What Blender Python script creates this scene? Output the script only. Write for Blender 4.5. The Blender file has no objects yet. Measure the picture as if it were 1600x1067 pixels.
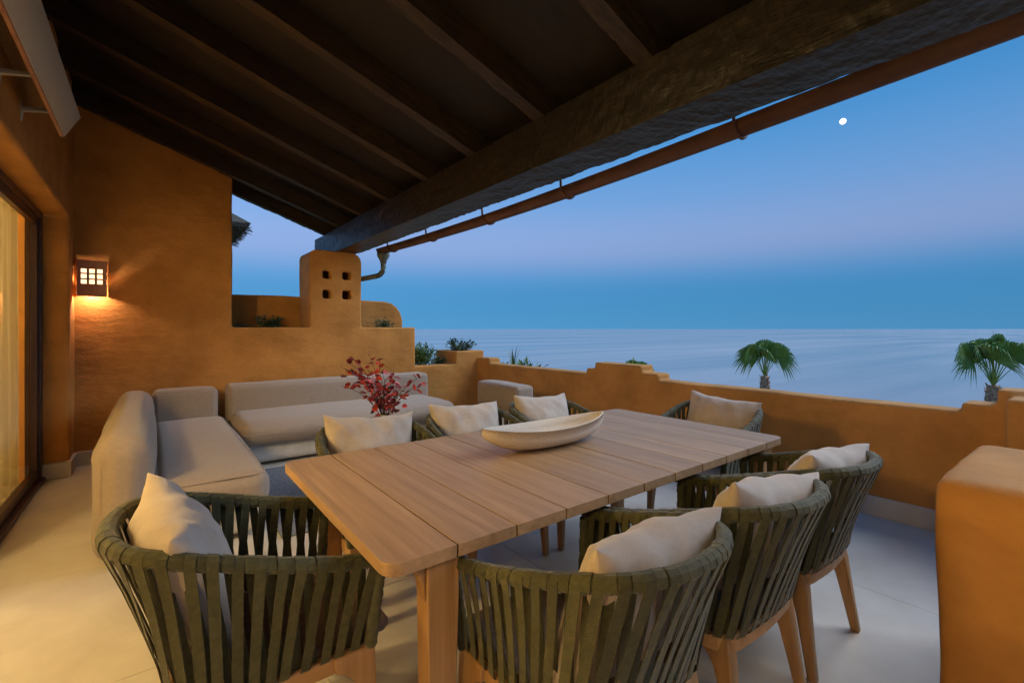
import bpy, bmesh, math, random
from mathutils import Vector, Matrix, Euler, noise

R = math.radians
S = bpy.context.scene
COL = S.collection
random.seed(7)

# ------------------------------------------------------------------ camera
cam_d = bpy.data.cameras.new('camera')
cam = bpy.data.objects.new('camera', cam_d)
COL.objects.link(cam)
YAW = math.atan2(935, 725.5)                 # view direction, from +X towards +Y
cam.location = (0, 0, 1.35)
cam.rotation_euler = (R(90), 0, YAW - R(90))
cam_d.sensor_width = 36
cam_d.lens = 36 * 725.5 / 1600
cam_d.shift_y = -19.5 / 1600
cam_d.clip_start = 0.02
cam_d.clip_end = 250000
S.camera = cam

# ------------------------------------------------------------------ light
SKY_STRENGTH = 0.70
SUN_STRENGTH = 1.9
EXPOSURE = 0.75
S.view_settings.view_transform = 'Standard'
S.view_settings.look = 'None'
S.view_settings.exposure = EXPOSURE
S.view_settings.gamma = 1
S.view_settings.use_curve_mapping = False
S.cycles.use_denoising = True
S.cycles.max_bounces = 8
S.cycles.diffuse_bounces = 4
S.cycles.transparent_max_bounces = 12
S.cycles.caustics_reflective = False
S.cycles.caustics_refractive = False
S.cycles.sample_clamp_indirect = 6


def lin(r, g, b):
    f = lambda c: (c / 255 / 12.92) if c <= 10 else ((c / 255 + 0.055) / 1.055) ** 2.4
    return (f(r), f(g), f(b), 1)


W = bpy.data.worlds.new('World')
S.world = W
W.use_nodes = True
nt = W.node_tree
nt.nodes.clear()
out = nt.nodes.new('ShaderNodeOutputWorld')
tc = nt.nodes.new('ShaderNodeTexCoord')
sep = nt.nodes.new('ShaderNodeSeparateXYZ')
nt.links.new(tc.outputs['Generated'], sep.inputs[0])
ramp = nt.nodes.new('ShaderNodeValToRGB')
ramp.color_ramp.interpolation = 'B_SPLINE'
stops = [(0.0, (78, 142, 190)), (0.03, (72, 140, 188)), (0.08, (66, 137, 190)), (0.115, (86, 144, 197)),
         (0.155, (130, 156, 204)), (0.20, (126, 158, 208)), (0.25, (110, 155, 210)), (0.34, (76, 146, 207)), (0.42, (50, 132, 198)),
         (0.52, (32, 118, 186)), (1.0, (24, 92, 160))]
el = ramp.color_ramp.elements
while len(el) < len(stops):
    el.new(0.5)
for e, (p, c) in zip(el, stops):
    e.position = p
    e.color = lin(*c)
nt.links.new(sep.outputs['Z'], ramp.inputs[0])
# the dusk sky deepens slowly towards the south-east (+X -Y)
dot = nt.nodes.new('ShaderNodeVectorMath')
dot.operation = 'DOT_PRODUCT'
dot.inputs[1].default_value = (0.79, -0.613, 0)
nt.links.new(tc.outputs['Generated'], dot.inputs[0])
mr = nt.nodes.new('ShaderNodeMapRange')
mr.inputs['From Min'].default_value = -0.8
mr.inputs['From Max'].default_value = 0.8
mr.inputs['To Min'].default_value = 1.12
mr.inputs['To Max'].default_value = 0.84
nt.links.new(dot.outputs['Value'], mr.inputs['Value'])
mul = nt.nodes.new('ShaderNodeVectorMath')
mul.operation = 'SCALE'
nt.links.new(ramp.outputs['Color'], mul.inputs[0])
nt.links.new(mr.outputs['Result'], mul.inputs['Scale'])
sky = nt.nodes.new('ShaderNodeTexSky')
sky.sky_type = 'NISHITA'
sky.sun_disc = False
sky.sun_elevation = R(-3)
sky.sun_rotation = R(270)
bg1 = nt.nodes.new('ShaderNodeBackground')
bg1.inputs['Strength'].default_value = SKY_STRENGTH
nt.links.new(mul.outputs['Vector'], bg1.inputs['Color'])
bg2 = nt.nodes.new('ShaderNodeBackground')
bg2.inputs['Strength'].default_value = 0.12
nt.links.new(sky.outputs['Color'], bg2.inputs['Color'])
add = nt.nodes.new('ShaderNodeAddShader')
nt.links.new(bg1.outputs[0], add.inputs[0])
nt.links.new(bg2.outputs[0], add.inputs[1])
nt.links.new(add.outputs[0], out.inputs[0])

# soft twilight from the open sea side (sky glow, no disc)
sun_d = bpy.data.lights.new('twilight_sun', 'SUN')
sun_d.energy = SUN_STRENGTH
sun_d.angle = R(50)
sun_d.color = (0.80, 0.87, 1.0)
sun = bpy.data.objects.new('twilight_sun', sun_d)
COL.objects.link(sun)
sun.rotation_euler = Vector((-0.72, 0.30, -0.70)).to_track_quat('-Z', 'Y').to_euler()

WARM = (1.0, 0.70, 0.28)


# ------------------------------------------------------------------ materials
def nodes_of(m):
    m.use_nodes = True
    t = m.node_tree
    return t, t.nodes['Principled BSDF']


def mat(name, c1, c2=None, scale=6.0, rough=0.6, bumps=(), stretch=(1, 1, 1), coord='Object', spec=0.5,
        detail=6, lo=0.35, hi=0.65, metallic=0.0, sheen=0.0, rough_var=0.0, objvar=0.0):
    """principled; colour noise between c1 and c2; bumps = [(kind, scale, distance, strength, stretch)]"""
    m = bpy.data.materials.new(name)
    t, p = nodes_of(m)
    N, L = t.nodes, t.links
    p.inputs['Roughness'].default_value = rough
    p.inputs['Metallic'].default_value = metallic
    p.inputs['Specular IOR Level'].default_value = spec
    if sheen:
        p.inputs['Sheen Weight'].default_value = sheen
    tcn = N.new('ShaderNodeTexCoord')

    def mapped(st):
        mp = N.new('ShaderNodeMapping')
        mp.inputs['Scale'].default_value = st
        L.new(tcn.outputs[coord], mp.inputs['Vector'])
        return mp.outputs['Vector']
    if c2 is None:
        p.inputs['Base Color'].default_value = (*c1, 1)
    else:
        n = N.new('ShaderNodeTexNoise')
        n.inputs['Scale'].default_value = scale
        n.inputs['Detail'].default_value = detail
        n.inputs['Roughness'].default_value = 0.62
        L.new(mapped(stretch), n.inputs['Vector'])
        r = N.new('ShaderNodeValToRGB')
        r.color_ramp.elements[0].position = lo
        r.color_ramp.elements[1].position = hi
        r.color_ramp.elements[0].color = (*c1, 1)
        r.color_ramp.elements[1].color = (*c2, 1)
        L.new(n.outputs['Fac'], r.inputs[0])
        if objvar:
            oi = N.new('ShaderNodeObjectInfo')
            ov = N.new('ShaderNodeMapRange')
            ov.inputs['To Min'].default_value = 1 - objvar
            ov.inputs['To Max'].default_value = 1 + objvar
            L.new(oi.outputs['Random'], ov.inputs['Value'])
            sv = N.new('ShaderNodeVectorMath')
            sv.operation = 'SCALE'
            L.new(r.outputs['Color'], sv.inputs[0])
            L.new(ov.outputs['Result'], sv.inputs['Scale'])
            L.new(sv.outputs['Vector'], p.inputs['Base Color'])
        else:
            L.new(r.outputs['Color'], p.inputs['Base Color'])
        if rough_var:
            mrr = N.new('ShaderNodeMapRange')
            mrr.inputs['To Min'].default_value = rough - rough_var
            mrr.inputs['To Max'].default_value = rough + rough_var
            L.new(n.outputs['Fac'], mrr.inputs['Value'])
            L.new(mrr.outputs['Result'], p.inputs['Roughness'])
    prev = None
    for kind, sc, dist, stg, st in bumps:
        if kind == 'noise':
            b = N.new('ShaderNodeTexNoise')
            b.inputs['Scale'].default_value = sc
            b.inputs['Detail'].default_value = 4
        elif kind == 'wave':
            b = N.new('ShaderNodeTexWave')
            b.bands_direction = 'DIAGONAL'
            b.inputs['Scale'].default_value = sc
            b.inputs['Distortion'].default_value = 0.3
        else:
            b = N.new('ShaderNodeTexVoronoi')
            b.inputs['Scale'].default_value = sc
        L.new(mapped(st), b.inputs['Vector'])
        bp = N.new('ShaderNodeBump')
        bp.inputs['Distance'].default_value = dist
        bp.inputs['Strength'].default_value = stg
        L.new(b.outputs['Distance' if kind == 'voronoi' else 'Fac'], bp.inputs['Height'])
        if prev is not None:
            L.new(prev.outputs['Normal'], bp.inputs['Normal'])
        prev = bp
    if prev is not None:
        L.new(prev.outputs['Normal'], p.inputs['Normal'])
    return m


def emis(name, col, strength):
    m = bpy.data.materials.new(name)
    t, p = nodes_of(m)
    p.inputs['Base Color'].default_value = (0.8, 0.7, 0.5, 1)
    p.inputs['Emission Color'].default_value = (*col, 1)
    p.inputs['Emission Strength'].default_value = strength
    return m


def wood(name, c1, c2, axis, rough=0.5, bump=0.25, coord='Object', glaze=0.5):
    """plain sawn wood, grain along an axis, with per-object tone"""
    m = bpy.data.materials.new(name)
    t, p = nodes_of(m)
    N, L = t.nodes, t.links
    st = [28, 28, 28]
    st[axis] = 1.1
    tcn = N.new('ShaderNodeTexCoord')
    oi = N.new('ShaderNodeObjectInfo')
    mp = N.new('ShaderNodeMapping')
    mp.inputs['Scale'].default_value = st
    ofs = N.new('ShaderNodeVectorMath')
    ofs.operation = 'SCALE'
    ofs.inputs[0].default_value = (31, 17, 23)
    L.new(oi.outputs['Random'], ofs.inputs['Scale'])
    L.new(tcn.outputs[coord], mp.inputs['Vector'])
    L.new(ofs.outputs['Vector'], mp.inputs['Location'])
    n = N.new('ShaderNodeTexNoise')
    n.inputs['Scale'].default_value = 1.0
    n.inputs['Detail'].default_value = 7
    n.inputs['Roughness'].default_value = 0.65
    n.inputs['Distortion'].default_value = 0.35
    L.new(mp.outputs['Vector'], n.inputs['Vector'])
    n2 = N.new('ShaderNodeTexNoise')
    n2.inputs['Scale'].default_value = 0.16
    n2.inputs['Detail'].default_value = 3
    L.new(mp.outputs['Vector'], n2.inputs['Vector'])
    r = N.new('ShaderNodeValToRGB')
    r.color_ramp.elements[0].position = 0.3
    r.color_ramp.elements[1].position = 0.68
    r.color_ramp.elements[0].color = (*c1, 1)
    r.color_ramp.elements[1].color = (*c2, 1)
    L.new(n.outputs['Fac'], r.inputs[0])
    mixv = N.new('ShaderNodeMath')
    mixv.operation = 'MULTIPLY_ADD'
    mixv.inputs[1].default_value = 0.5
    mixv.inputs[2].default_value = 0.62
    L.new(n2.outputs['Fac'], mixv.inputs[0])
    rv = N.new('ShaderNodeMath')
    rv.operation = 'MULTIPLY_ADD'
    rv.inputs[1].default_value = 0.22
    L.new(oi.outputs['Random'], rv.inputs[0])
    L.new(mixv.outputs[0], rv.inputs[2])
    hs = N.new('ShaderNodeVectorMath')
    hs.operation = 'SCALE'
    L.new(r.outputs['Color'], hs.inputs[0])
    L.new(rv.outputs[0], hs.inputs['Scale'])
    L.new(hs.outputs['Vector'], p.inputs['Base Color'])
    bp = N.new('ShaderNodeBump')
    bp.inputs['Distance'].default_value = 0.002
    bp.inputs['Strength'].default_value = bump
    L.new(n.outputs['Fac'], bp.inputs['Height'])
    L.new(bp.outputs['Normal'], p.inputs['Normal'])
    p.inputs['Roughness'].default_value = rough
    p.inputs['Specular IOR Level'].default_value = glaze
    return m


U1 = (1, 1, 1)
M = {}
M['plaster'] = mat('ochre_plaster', (0.36, 0.157, 0.034), (0.62, 0.285, 0.070), scale=2.6, rough=0.82, spec=0.25, lo=0.25, hi=0.75,
                   bumps=[('noise', 4, 0.03, 0.32, (1, 1, 2.6)), ('noise', 22, 0.008, 0.38, (1, 1, 2.4)), ('noise', 150, 0.002, 0.55, U1)])
M['stone'] = mat('pale_limestone', (0.50, 0.455, 0.375), (0.62, 0.57, 0.485), scale=3.0, rough=0.42, spec=0.45, lo=0.3, hi=0.7, rough_var=0.12,
                 bumps=[('noise', 40, 0.0012, 0.35, U1)])
M['grout'] = mat('joint_mortar', (0.36, 0.325, 0.265), rough=0.9)
M['beam'] = mat('dark_stained_beam', (0.008, 0.006, 0.005), (0.026, 0.018, 0.013), scale=7, rough=0.40, stretch=(6, 1, 6),
                bumps=[('noise', 120, 0.003, 0.6, (1, 0.12, 1)), ('voronoi', 26, 0.006, 0.45, (1, 1.6, 0.6))], spec=0.45)
M['rafter'] = mat('dark_stained_rafter', (0.012, 0.007, 0.004), (0.045, 0.026, 0.013), scale=7, rough=0.5, stretch=(1, 6, 6),
                  bumps=[('noise', 60, 0.004, 0.5, (0.25, 1, 1))])
M['deck'] = mat('dark_roof_boards', (0.006, 0.004, 0.003), (0.015, 0.009, 0.006), scale=3, rough=0.6, stretch=(1, 5, 1),
                bumps=[('noise', 30, 0.003, 0.4, (0.3, 1, 1))])
M['tile'] = mat('clay_roof_tile', (0.20, 0.085, 0.04), (0.33, 0.16, 0.08), scale=8, rough=0.85, bumps=[('noise', 60, 0.003, 0.5, U1)])
M['copper'] = mat('weathered_copper', (0.085, 0.034, 0.019), (0.13, 0.060, 0.036), scale=4, rough=0.55, spec=0.4,
                  bumps=[('noise', 40, 0.001, 0.3, U1)])
M['patina'] = mat('green_patina_copper', (0.075, 0.085, 0.068), (0.13, 0.15, 0.12), scale=9, rough=0.62, spec=0.4)
M['teak_y'] = wood('teak_plank', (0.28, 0.160, 0.074), (0.46, 0.285, 0.145), 1, 0.5, 0.25)
M['teak_z'] = wood('teak_leg', (0.31, 0.160, 0.058), (0.47, 0.265, 0.112), 2, 0.45, 0.25)
M['teak_x'] = wood('teak_rail', (0.31, 0.160, 0.058), (0.47, 0.265, 0.112), 1, 0.45, 0.25)
M['strap'] = mat('olive_webbing', (0.050, 0.047, 0.016), (0.080, 0.074, 0.028), scale=60, objvar=0.22, rough=0.72, spec=0.3, sheen=0.15,
                 bumps=[('wave', 150, 0.0010, 0.35, (1, 1, 1.0))])
M['rim'] = mat('olive_wrapped_rim', (0.060, 0.058, 0.024), (0.095, 0.090, 0.042), scale=40, rough=0.68, spec=0.35, sheen=0.15,
               bumps=[('wave', 150, 0.0010, 0.35, U1)])
M['seat'] = mat('brown_seat_pad', (0.13, 0.085, 0.055), (0.19, 0.125, 0.085), scale=40, rough=0.85, bumps=[('noise', 300, 0.001, 0.5, U1)])
M['pillow'] = mat('cream_linen', (0.44, 0.355, 0.28), (0.53, 0.44, 0.355), scale=9, rough=0.9, spec=0.2, sheen=0.25,
                  bumps=[('noise', 420, 0.0012, 0.55, U1), ('noise', 9, 0.016, 0.30, (1, 1, 2))])
M['sofa'] = mat('taupe_outdoor_fabric', (0.30, 0.235, 0.18), (0.335, 0.265, 0.205), scale=40, rough=0.92, spec=0.15, sheen=0.2,
                bumps=[('noise', 380, 0.0012, 0.5, U1)])
M['gap'] = mat('painted_gap_shade', (0.012, 0.008, 0.006), rough=1.0, spec=0.0)  # near-black matte colour standing in for the shade inside the plank gaps
M['sofabase'] = mat('pale_sofa_base', (0.50, 0.47, 0.42), (0.58, 0.55, 0.50), scale=12, rough=0.85, bumps=[('noise', 300, 0.001, 0.4, U1)])
M['rug'] = mat('grey_woven_rug', (0.11, 0.115, 0.125), (0.24, 0.24, 0.25), scale=75, rough=0.95, spec=0.1, stretch=(1, 0.35, 1),
               bumps=[('noise', 160, 0.004, 0.8, (1, 0.4, 1))])
M['bowl'] = mat('speckled_ceramic', (0.60, 0.51, 0.40), (0.66, 0.57, 0.46), scale=120, rough=0.7, lo=0.42, hi=0.60,
                bumps=[('noise', 130, 0.003, 0.6, U1)])
M['frame'] = mat('dark_red_door_frame', (0.045, 0.014, 0.010), (0.06, 0.020, 0.014), scale=8, rough=0.35)
M['cream'] = mat('interior_cream_paint', (0.66, 0.58, 0.42), rough=0.9)
M['intfloor'] = mat('interior_floor', (0.40, 0.33, 0.24), rough=0.5)
M['awning'] = mat('pale_awning_metal', (0.44, 0.41, 0.35), rough=0.5)
M['lampmetal'] = mat('rusty_lamp_metal', (0.36, 0.17, 0.11), (0.46, 0.23, 0.15), scale=30, rough=0.6)
M['soil'] = mat('dark_soil', (0.03, 0.02, 0.012), (0.05, 0.035, 0.02), scale=20, rough=1.0)
M['ground'] = mat('garden_ground', (0.06, 0.075, 0.03), (0.14, 0.12, 0.06), scale=0.2, rough=1.0)
M['redleaf'] = mat('red_leaf', (0.17, 0.013, 0.012), (0.50, 0.055, 0.034), scale=2, objvar=0.6, rough=0.45, coord='Object')
M['twig'] = mat('dark_twig', (0.05, 0.03, 0.022), rough=0.8)
M['leaf_dark'] = mat('dark_green_leaf', (0.022, 0.055, 0.018), (0.06, 0.115, 0.035), scale=5, rough=0.5)
M['leaf_light'] = mat('light_green_leaf', (0.07, 0.14, 0.025), (0.15, 0.24, 0.05), scale=5, rough=0.5)
M['palm'] = mat('palm_frond_green', (0.17, 0.26, 0.04), (0.32, 0.42, 0.09), scale=3, rough=0.45)
M['palmtrunk'] = mat('palm_trunk_fibre', (0.30, 0.14, 0.08), (0.62, 0.38, 0.24), scale=9, rough=0.95, lo=0.4, hi=0.6)
M['thatch'] = mat('grey_thatch', (0.05, 0.042, 0.032), (0.14, 0.12, 0.09), scale=30, rough=1.0)
M['moon'] = emis('moonlight', (1, 0.97, 0.90), 1.3)
M['glow'] = emis('lamp_glow', (1.0, 0.60, 0.34), 1.3)
M['globe'] = emis('globe_glow', WARM, 105.0)
M['vase'] = mat('pale_green_vase', (0.30, 0.36, 0.24), rough=0.2)

g = bpy.data.materials.new('window_glass')
t, p = nodes_of(g)
t.nodes.remove(p)
o_ = t.nodes['Material Output']
tr = t.nodes.new('ShaderNodeBsdfTransparent')
gl = t.nodes.new('ShaderNodeBsdfGlossy')
gl.inputs['Roughness'].default_value = 0.01
lw = t.nodes.new('ShaderNodeLayerWeight')
lw.inputs['Blend'].default_value = 0.5
pw_ = t.nodes.new('ShaderNodeMath')
pw_.operation = 'POWER'
pw_.inputs[1].default_value = 5.0
t.links.new(lw.outputs['Facing'], pw_.inputs[0])
fr = t.nodes.new('ShaderNodeMath')
fr.operation = 'MULTIPLY_ADD'
fr.inputs[1].default_value = 0.6
fr.inputs[2].default_value = 0.03
t.links.new(pw_.outputs[0], fr.inputs[0])
mx = t.nodes.new('ShaderNodeMixShader')
t.links.new(fr.outputs[0], mx.inputs[0])
t.links.new(tr.outputs[0], mx.inputs[1])
t.links.new(gl.outputs[0], mx.inputs[2])
t.links.new(mx.outputs[0], o_.inputs[0])
M['glass'] = g

c = bpy.data.materials.new('sheer_curtain')
t, p = nodes_of(c)
t.nodes.remove(p)
o_ = t.nodes['Material Output']
df = t.nodes.new('ShaderNodeBsdfDiffuse')
df.inputs['Color'].default_value = (0.72, 0.66, 0.46, 1)
tl = t.nodes.new('ShaderNodeBsdfTranslucent')
tl.inputs['Color'].default_value = (0.72, 0.64, 0.42, 1)
mx = t.nodes.new('ShaderNodeMixShader')
mx.inputs[0].default_value = 0.45
t.links.new(df.outputs[0], mx.inputs[1])
t.links.new(tl.outputs[0], mx.inputs[2])
t.links.new(mx.outputs[0], o_.inputs[0])
M['curtain'] = c

# sea: glossy, faint long streaks
sea_m = bpy.data.materials.new('calm_sea_water')
t, p = nodes_of(sea_m)
N, L = t.nodes, t.links
tcn = N.new('ShaderNodeTexCoord')
mp = N.new('ShaderNodeMapping')
mp.inputs['Rotation'].default_value = (0, 0, -YAW + R(90))
mp.inputs['Scale'].default_value = (0.0016, 0.016, 1)
L.new(tcn.outputs['Object'], mp.inputs['Vector'])
nn = N.new('ShaderNodeTexNoise')
nn.inputs['Scale'].default_value = 1
nn.inputs['Detail'].default_value = 4
nn.inputs['Roughness'].default_value = 0.6
L.new(mp.outputs['Vector'], nn.inputs['Vector'])
rr = N.new('ShaderNodeMapRange')
rr.inputs['From Min'].default_value = 0.3
rr.inputs['From Max'].default_value = 0.7
rr.inputs['To Min'].default_value = 0.12
rr.inputs['To Max'].default_value = 0.26
L.new(nn.outputs['Fac'], rr.inputs['Value'])
L.new(rr.outputs['Result'], p.inputs['Roughness'])
rc = N.new('ShaderNodeValToRGB')
rc.color_ramp.elements[0].position = 0.35
rc.color_ramp.elements[1].position = 0.65
rc.color_ramp.elements[0].color = (0.34, 0.305, 0.275, 1)
rc.color_ramp.elements[1].color = (0.56, 0.49, 0.43, 1)
L.new(nn.outputs['Fac'], rc.inputs[0])
L.new(rc.outputs['Color'], p.inputs['Base Color'])
p.inputs['Specular IOR Level'].default_value = 0.6
M['sea'] = sea_m


# ------------------------------------------------------------------ mesh helpers
def link(name, me, m=None, parent=None, loc=(0, 0, 0), rot=(0, 0, 0)):
    o = bpy.data.objects.new(name, me)
    COL.objects.link(o)
    o.location = loc
    o.rotation_euler = rot
    if m is not None and me is not None and not me.materials:
        me.materials.append(M[m] if isinstance(m, str) else m)
    if parent is not None:
        o.parent = parent
    return o


def pyd(name, v, f, smooth=False):
    me = bpy.data.meshes.new(name)
    me.from_pydata([tuple(x) for x in v], [], f)
    if smooth:
        me.polygons.foreach_set('use_smooth', [True] * len(me.polygons))
    me.update()
    return me


def tag(o, label, cat, group=None):
    o['label'] = label
    o['category'] = cat
    if group:
        o['group'] = group
    return o


def empty(name, loc, label=None, cat=None, group=None, rotz=0):
    o = bpy.data.objects.new(name, None)
    COL.objects.link(o)
    o.empty_display_size = 0.1
    o.location = loc
    o.rotation_euler = (0, 0, rotz)
    if label:
        tag(o, label, cat, group)
    return o


def box_me(name, x0, x1, y0, y1, z0, z1, bev=0.0, seg=2):
    bm = bmesh.new()
    bmesh.ops.create_cube(bm, size=1)
    for v in bm.verts:
        v.co = ((x0 + x1) / 2 + v.co.x * (x1 - x0), (y0 + y1) / 2 + v.co.y * (y1 - y0), (z0 + z1) / 2 + v.co.z * (z1 - z0))
    if bev:
        bmesh.ops.bevel(bm, geom=bm.edges[:], offset=bev, segments=seg, profile=0.5, affect='EDGES')
        for f in bm.faces:
            f.smooth = True
    me = bpy.data.meshes.new(name)
    bm.to_mesh(me)
    bm.free()
    return me


def box(name, x0, x1, y0, y1, z0, z1, m, parent=None, bev=0.0, seg=2):
    o = link(name, box_me(name, x0, x1, y0, y1, z0, z1, bev, seg), m, parent)
    if bev:
        o.modifiers.new('wn', 'WEIGHTED_NORMAL')
    return o


def prism_me(name, poly, axis, a, b, bev=0.0, seg=2, bev_all=True):
    """poly in the plane normal to axis (0 -> (y,z), 1 -> (x,z), 2 -> (x,y)), extruded a..b"""
    def P(u, v, w):
        return [(w, u, v), (u, w, v), (u, v, w)][axis]
    n = len(poly)
    v = [P(u, w, a) for u, w in poly] + [P(u, w, b) for u, w in poly]
    f = [tuple(range(n)), tuple(range(2 * n - 1, n - 1, -1))]
    f += [(i, i + n, (i + 1) % n + n, (i + 1) % n) for i in range(n)]
    bm = bmesh.new()
    vs = [bm.verts.new(x) for x in v]
    for q in f:
        bm.faces.new([vs[i] for i in q])
    bmesh.ops.recalc_face_normals(bm, faces=bm.faces)
    if bev:
        ed = bm.edges[:] if bev_all else [e for e in bm.edges if len(e.link_faces) == 2 and e.calc_face_angle() > R(50)]
        bmesh.ops.bevel(bm, geom=ed, offset=bev, segments=seg, profile=0.5, affect='EDGES')
        for q in bm.faces:
            q.smooth = True
    me = bpy.data.meshes.new(name)
    bm.to_mesh(me)
    bm.free()
    return me


def tube_me(name, pts, rad, n=8, smooth=True, caps=True, squash=1.0):
    """tube along pts; rad scalar or list"""
    v, f = [], []
    k = len(pts)
    pts = [Vector(q) for q in pts]
    ref = Vector((0, 0, 1))
    for i, q in enumerate(pts):
        d = (pts[min(i + 1, k - 1)] - pts[max(i - 1, 0)]).normalized()
        a = ref if abs(d.dot(ref)) < 0.95 else Vector((1, 0, 0))
        s = d.cross(a).normalized()
        u = s.cross(d).normalized()
        r = rad[i] if isinstance(rad, (list, tuple)) else rad
        for j in range(n):
            an = 2 * math.pi * j / n
            v.append(q + s * math.cos(an) * r + u * math.sin(an) * r * squash)
    for i in range(k - 1):
        for j in range(n):
            f.append((i * n + j, i * n + (j + 1) % n, (i + 1) * n + (j + 1) % n, (i + 1) * n + j))
    if caps:
        f.append(tuple(range(n - 1, -1, -1)))
        f.append(tuple(range((k - 1) * n, k * n)))
    return pyd(name, v, f, smooth)


def softbox_me(name, hx, hy, hz, r, puff=0.0, wob=0.004, seed=0, seg=5, nin=9):
    """upholstered block centred on the origin, rounded radius r, faces puffed"""
    def axis(h, rr):
        e = [-h + rr * (1 - math.cos(math.pi / 2 * i / seg)) for i in range(seg)]
        inn = [-(h - rr) + 2 * (h - rr) * i / nin for i in range(nin + 1)]
        return e + inn + [-q for q in reversed(e)]
    H = (hx, hy, hz)
    rr = [min(r, h * 0.999) for h in H]
    A = [axis(H[i], rr[i]) for i in range(3)]
    vid, V, F = {}, [], []

    def vert(q):
        key = tuple(round(x, 5) for x in q)
        if key in vid:
            return vid[key]
        c = [max(-(H[i] - rr[i]), min(H[i] - rr[i], q[i])) for i in range(3)]
        d = Vector([(q[i] - c[i]) / rr[i] for i in range(3)])
        nrm = d.normalized() if d.length > 1e-6 else Vector((0, 0, 1))
        P = Vector(c) + Vector([nrm[i] * rr[i] for i in range(3)])
        fall = 1.0
        for i in range(3):
            if abs(nrm[i]) < 0.9:
                fall *= max(0.0, 1 - (q[i] / H[i]) ** 2)
        P += nrm * puff * fall
        nz = noise.noise(P * 3.1 + Vector((seed * 3.7, seed * 1.3, 0)))
        nz += 0.5 * noise.noise(P * 8 + Vector((seed, 4, 2)))
        P += nrm * wob * nz
        vid[key] = len(V)
        V.append(P)
        return vid[key]
    for ax in range(3):
        b, c = (ax + 1) % 3, (ax + 2) % 3
        for sgn in (-1, 1):
            for i in range(len(A[b]) - 1):
                for j in range(len(A[c]) - 1):
                    qs = []
                    for (di, dj) in ((0, 0), (1, 0), (1, 1), (0, 1)):
                        q = [0, 0, 0]
                        q[ax] = sgn * H[ax]
                        q[b] = A[b][i + di]
                        q[c] = A[c][j + dj]
                        qs.append(vert(q))
                    if len(set(qs)) < 3:
                        continue
                    F.append(tuple(qs if sgn > 0 else reversed(qs)))
    return pyd(name, V, F, True)


def soft(name, x0, x1, y0, y1, z0, z1, r, m, parent, puff=0.01, wob=0.004, seed=0):
    me = softbox_me(name, (x1 - x0) / 2, (y1 - y0) / 2, (z1 - z0) / 2, r, puff, wob, seed)
    return link(name, me, m, parent, ((x0 + x1) / 2, (y0 + y1) / 2, (z0 + z1) / 2))


def adobe(name, solids, voxel=0.022, iters=10, amp=0.006, m='plaster', parent=None):
    """hand-plastered wall: union of solids (boxes or prisms), edges softened, faces uneven"""
    V, F = [], []
    for s in solids:
        if s[0] == 'b':
            _, x0, x1, y0, y1, z0, z1 = s
            me = box_me('t', x0, x1, y0, y1, z0, z1)
        else:
            _, poly, axis, a, b = s
            me = prism_me('t', poly, axis, a, b)
        k = len(V)
        V += [v.co.copy() for v in me.vertices]
        F += [tuple(i + k for i in q.vertices) for q in me.polygons]
        bpy.data.meshes.remove(me)
    me = pyd(name, V, F)
    tmp = bpy.data.objects.new('tmp', me)
    COL.objects.link(tmp)
    rm = tmp.modifiers.new('r', 'REMESH')
    rm.mode = 'VOXEL'
    rm.voxel_size = voxel
    rm.use_smooth_shade = True
    sm = tmp.modifiers.new('s', 'SMOOTH')
    sm.factor = 0.5
    sm.iterations = iters
    dg = bpy.context.evaluated_depsgraph_get()
    dg.update()
    me2 = bpy.data.meshes.new_from_object(tmp.evaluated_get(dg))
    bpy.data.objects.remove(tmp)
    bpy.data.meshes.remove(me)
    me2.name = name
    for v, nm in zip(me2.vertices, [q.vector.copy() for q in me2.vertex_normals]):
        c = v.co
        d = noise.noise(c * 1.7) * 1.2 + noise.noise(c * 5.3) * 0.45
        v.co = c + nm * d * amp
    me2.polygons.foreach_set('use_smooth', [True] * len(me2.polygons))
    me2.update()
    return link(name, me2, m, parent)


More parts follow.
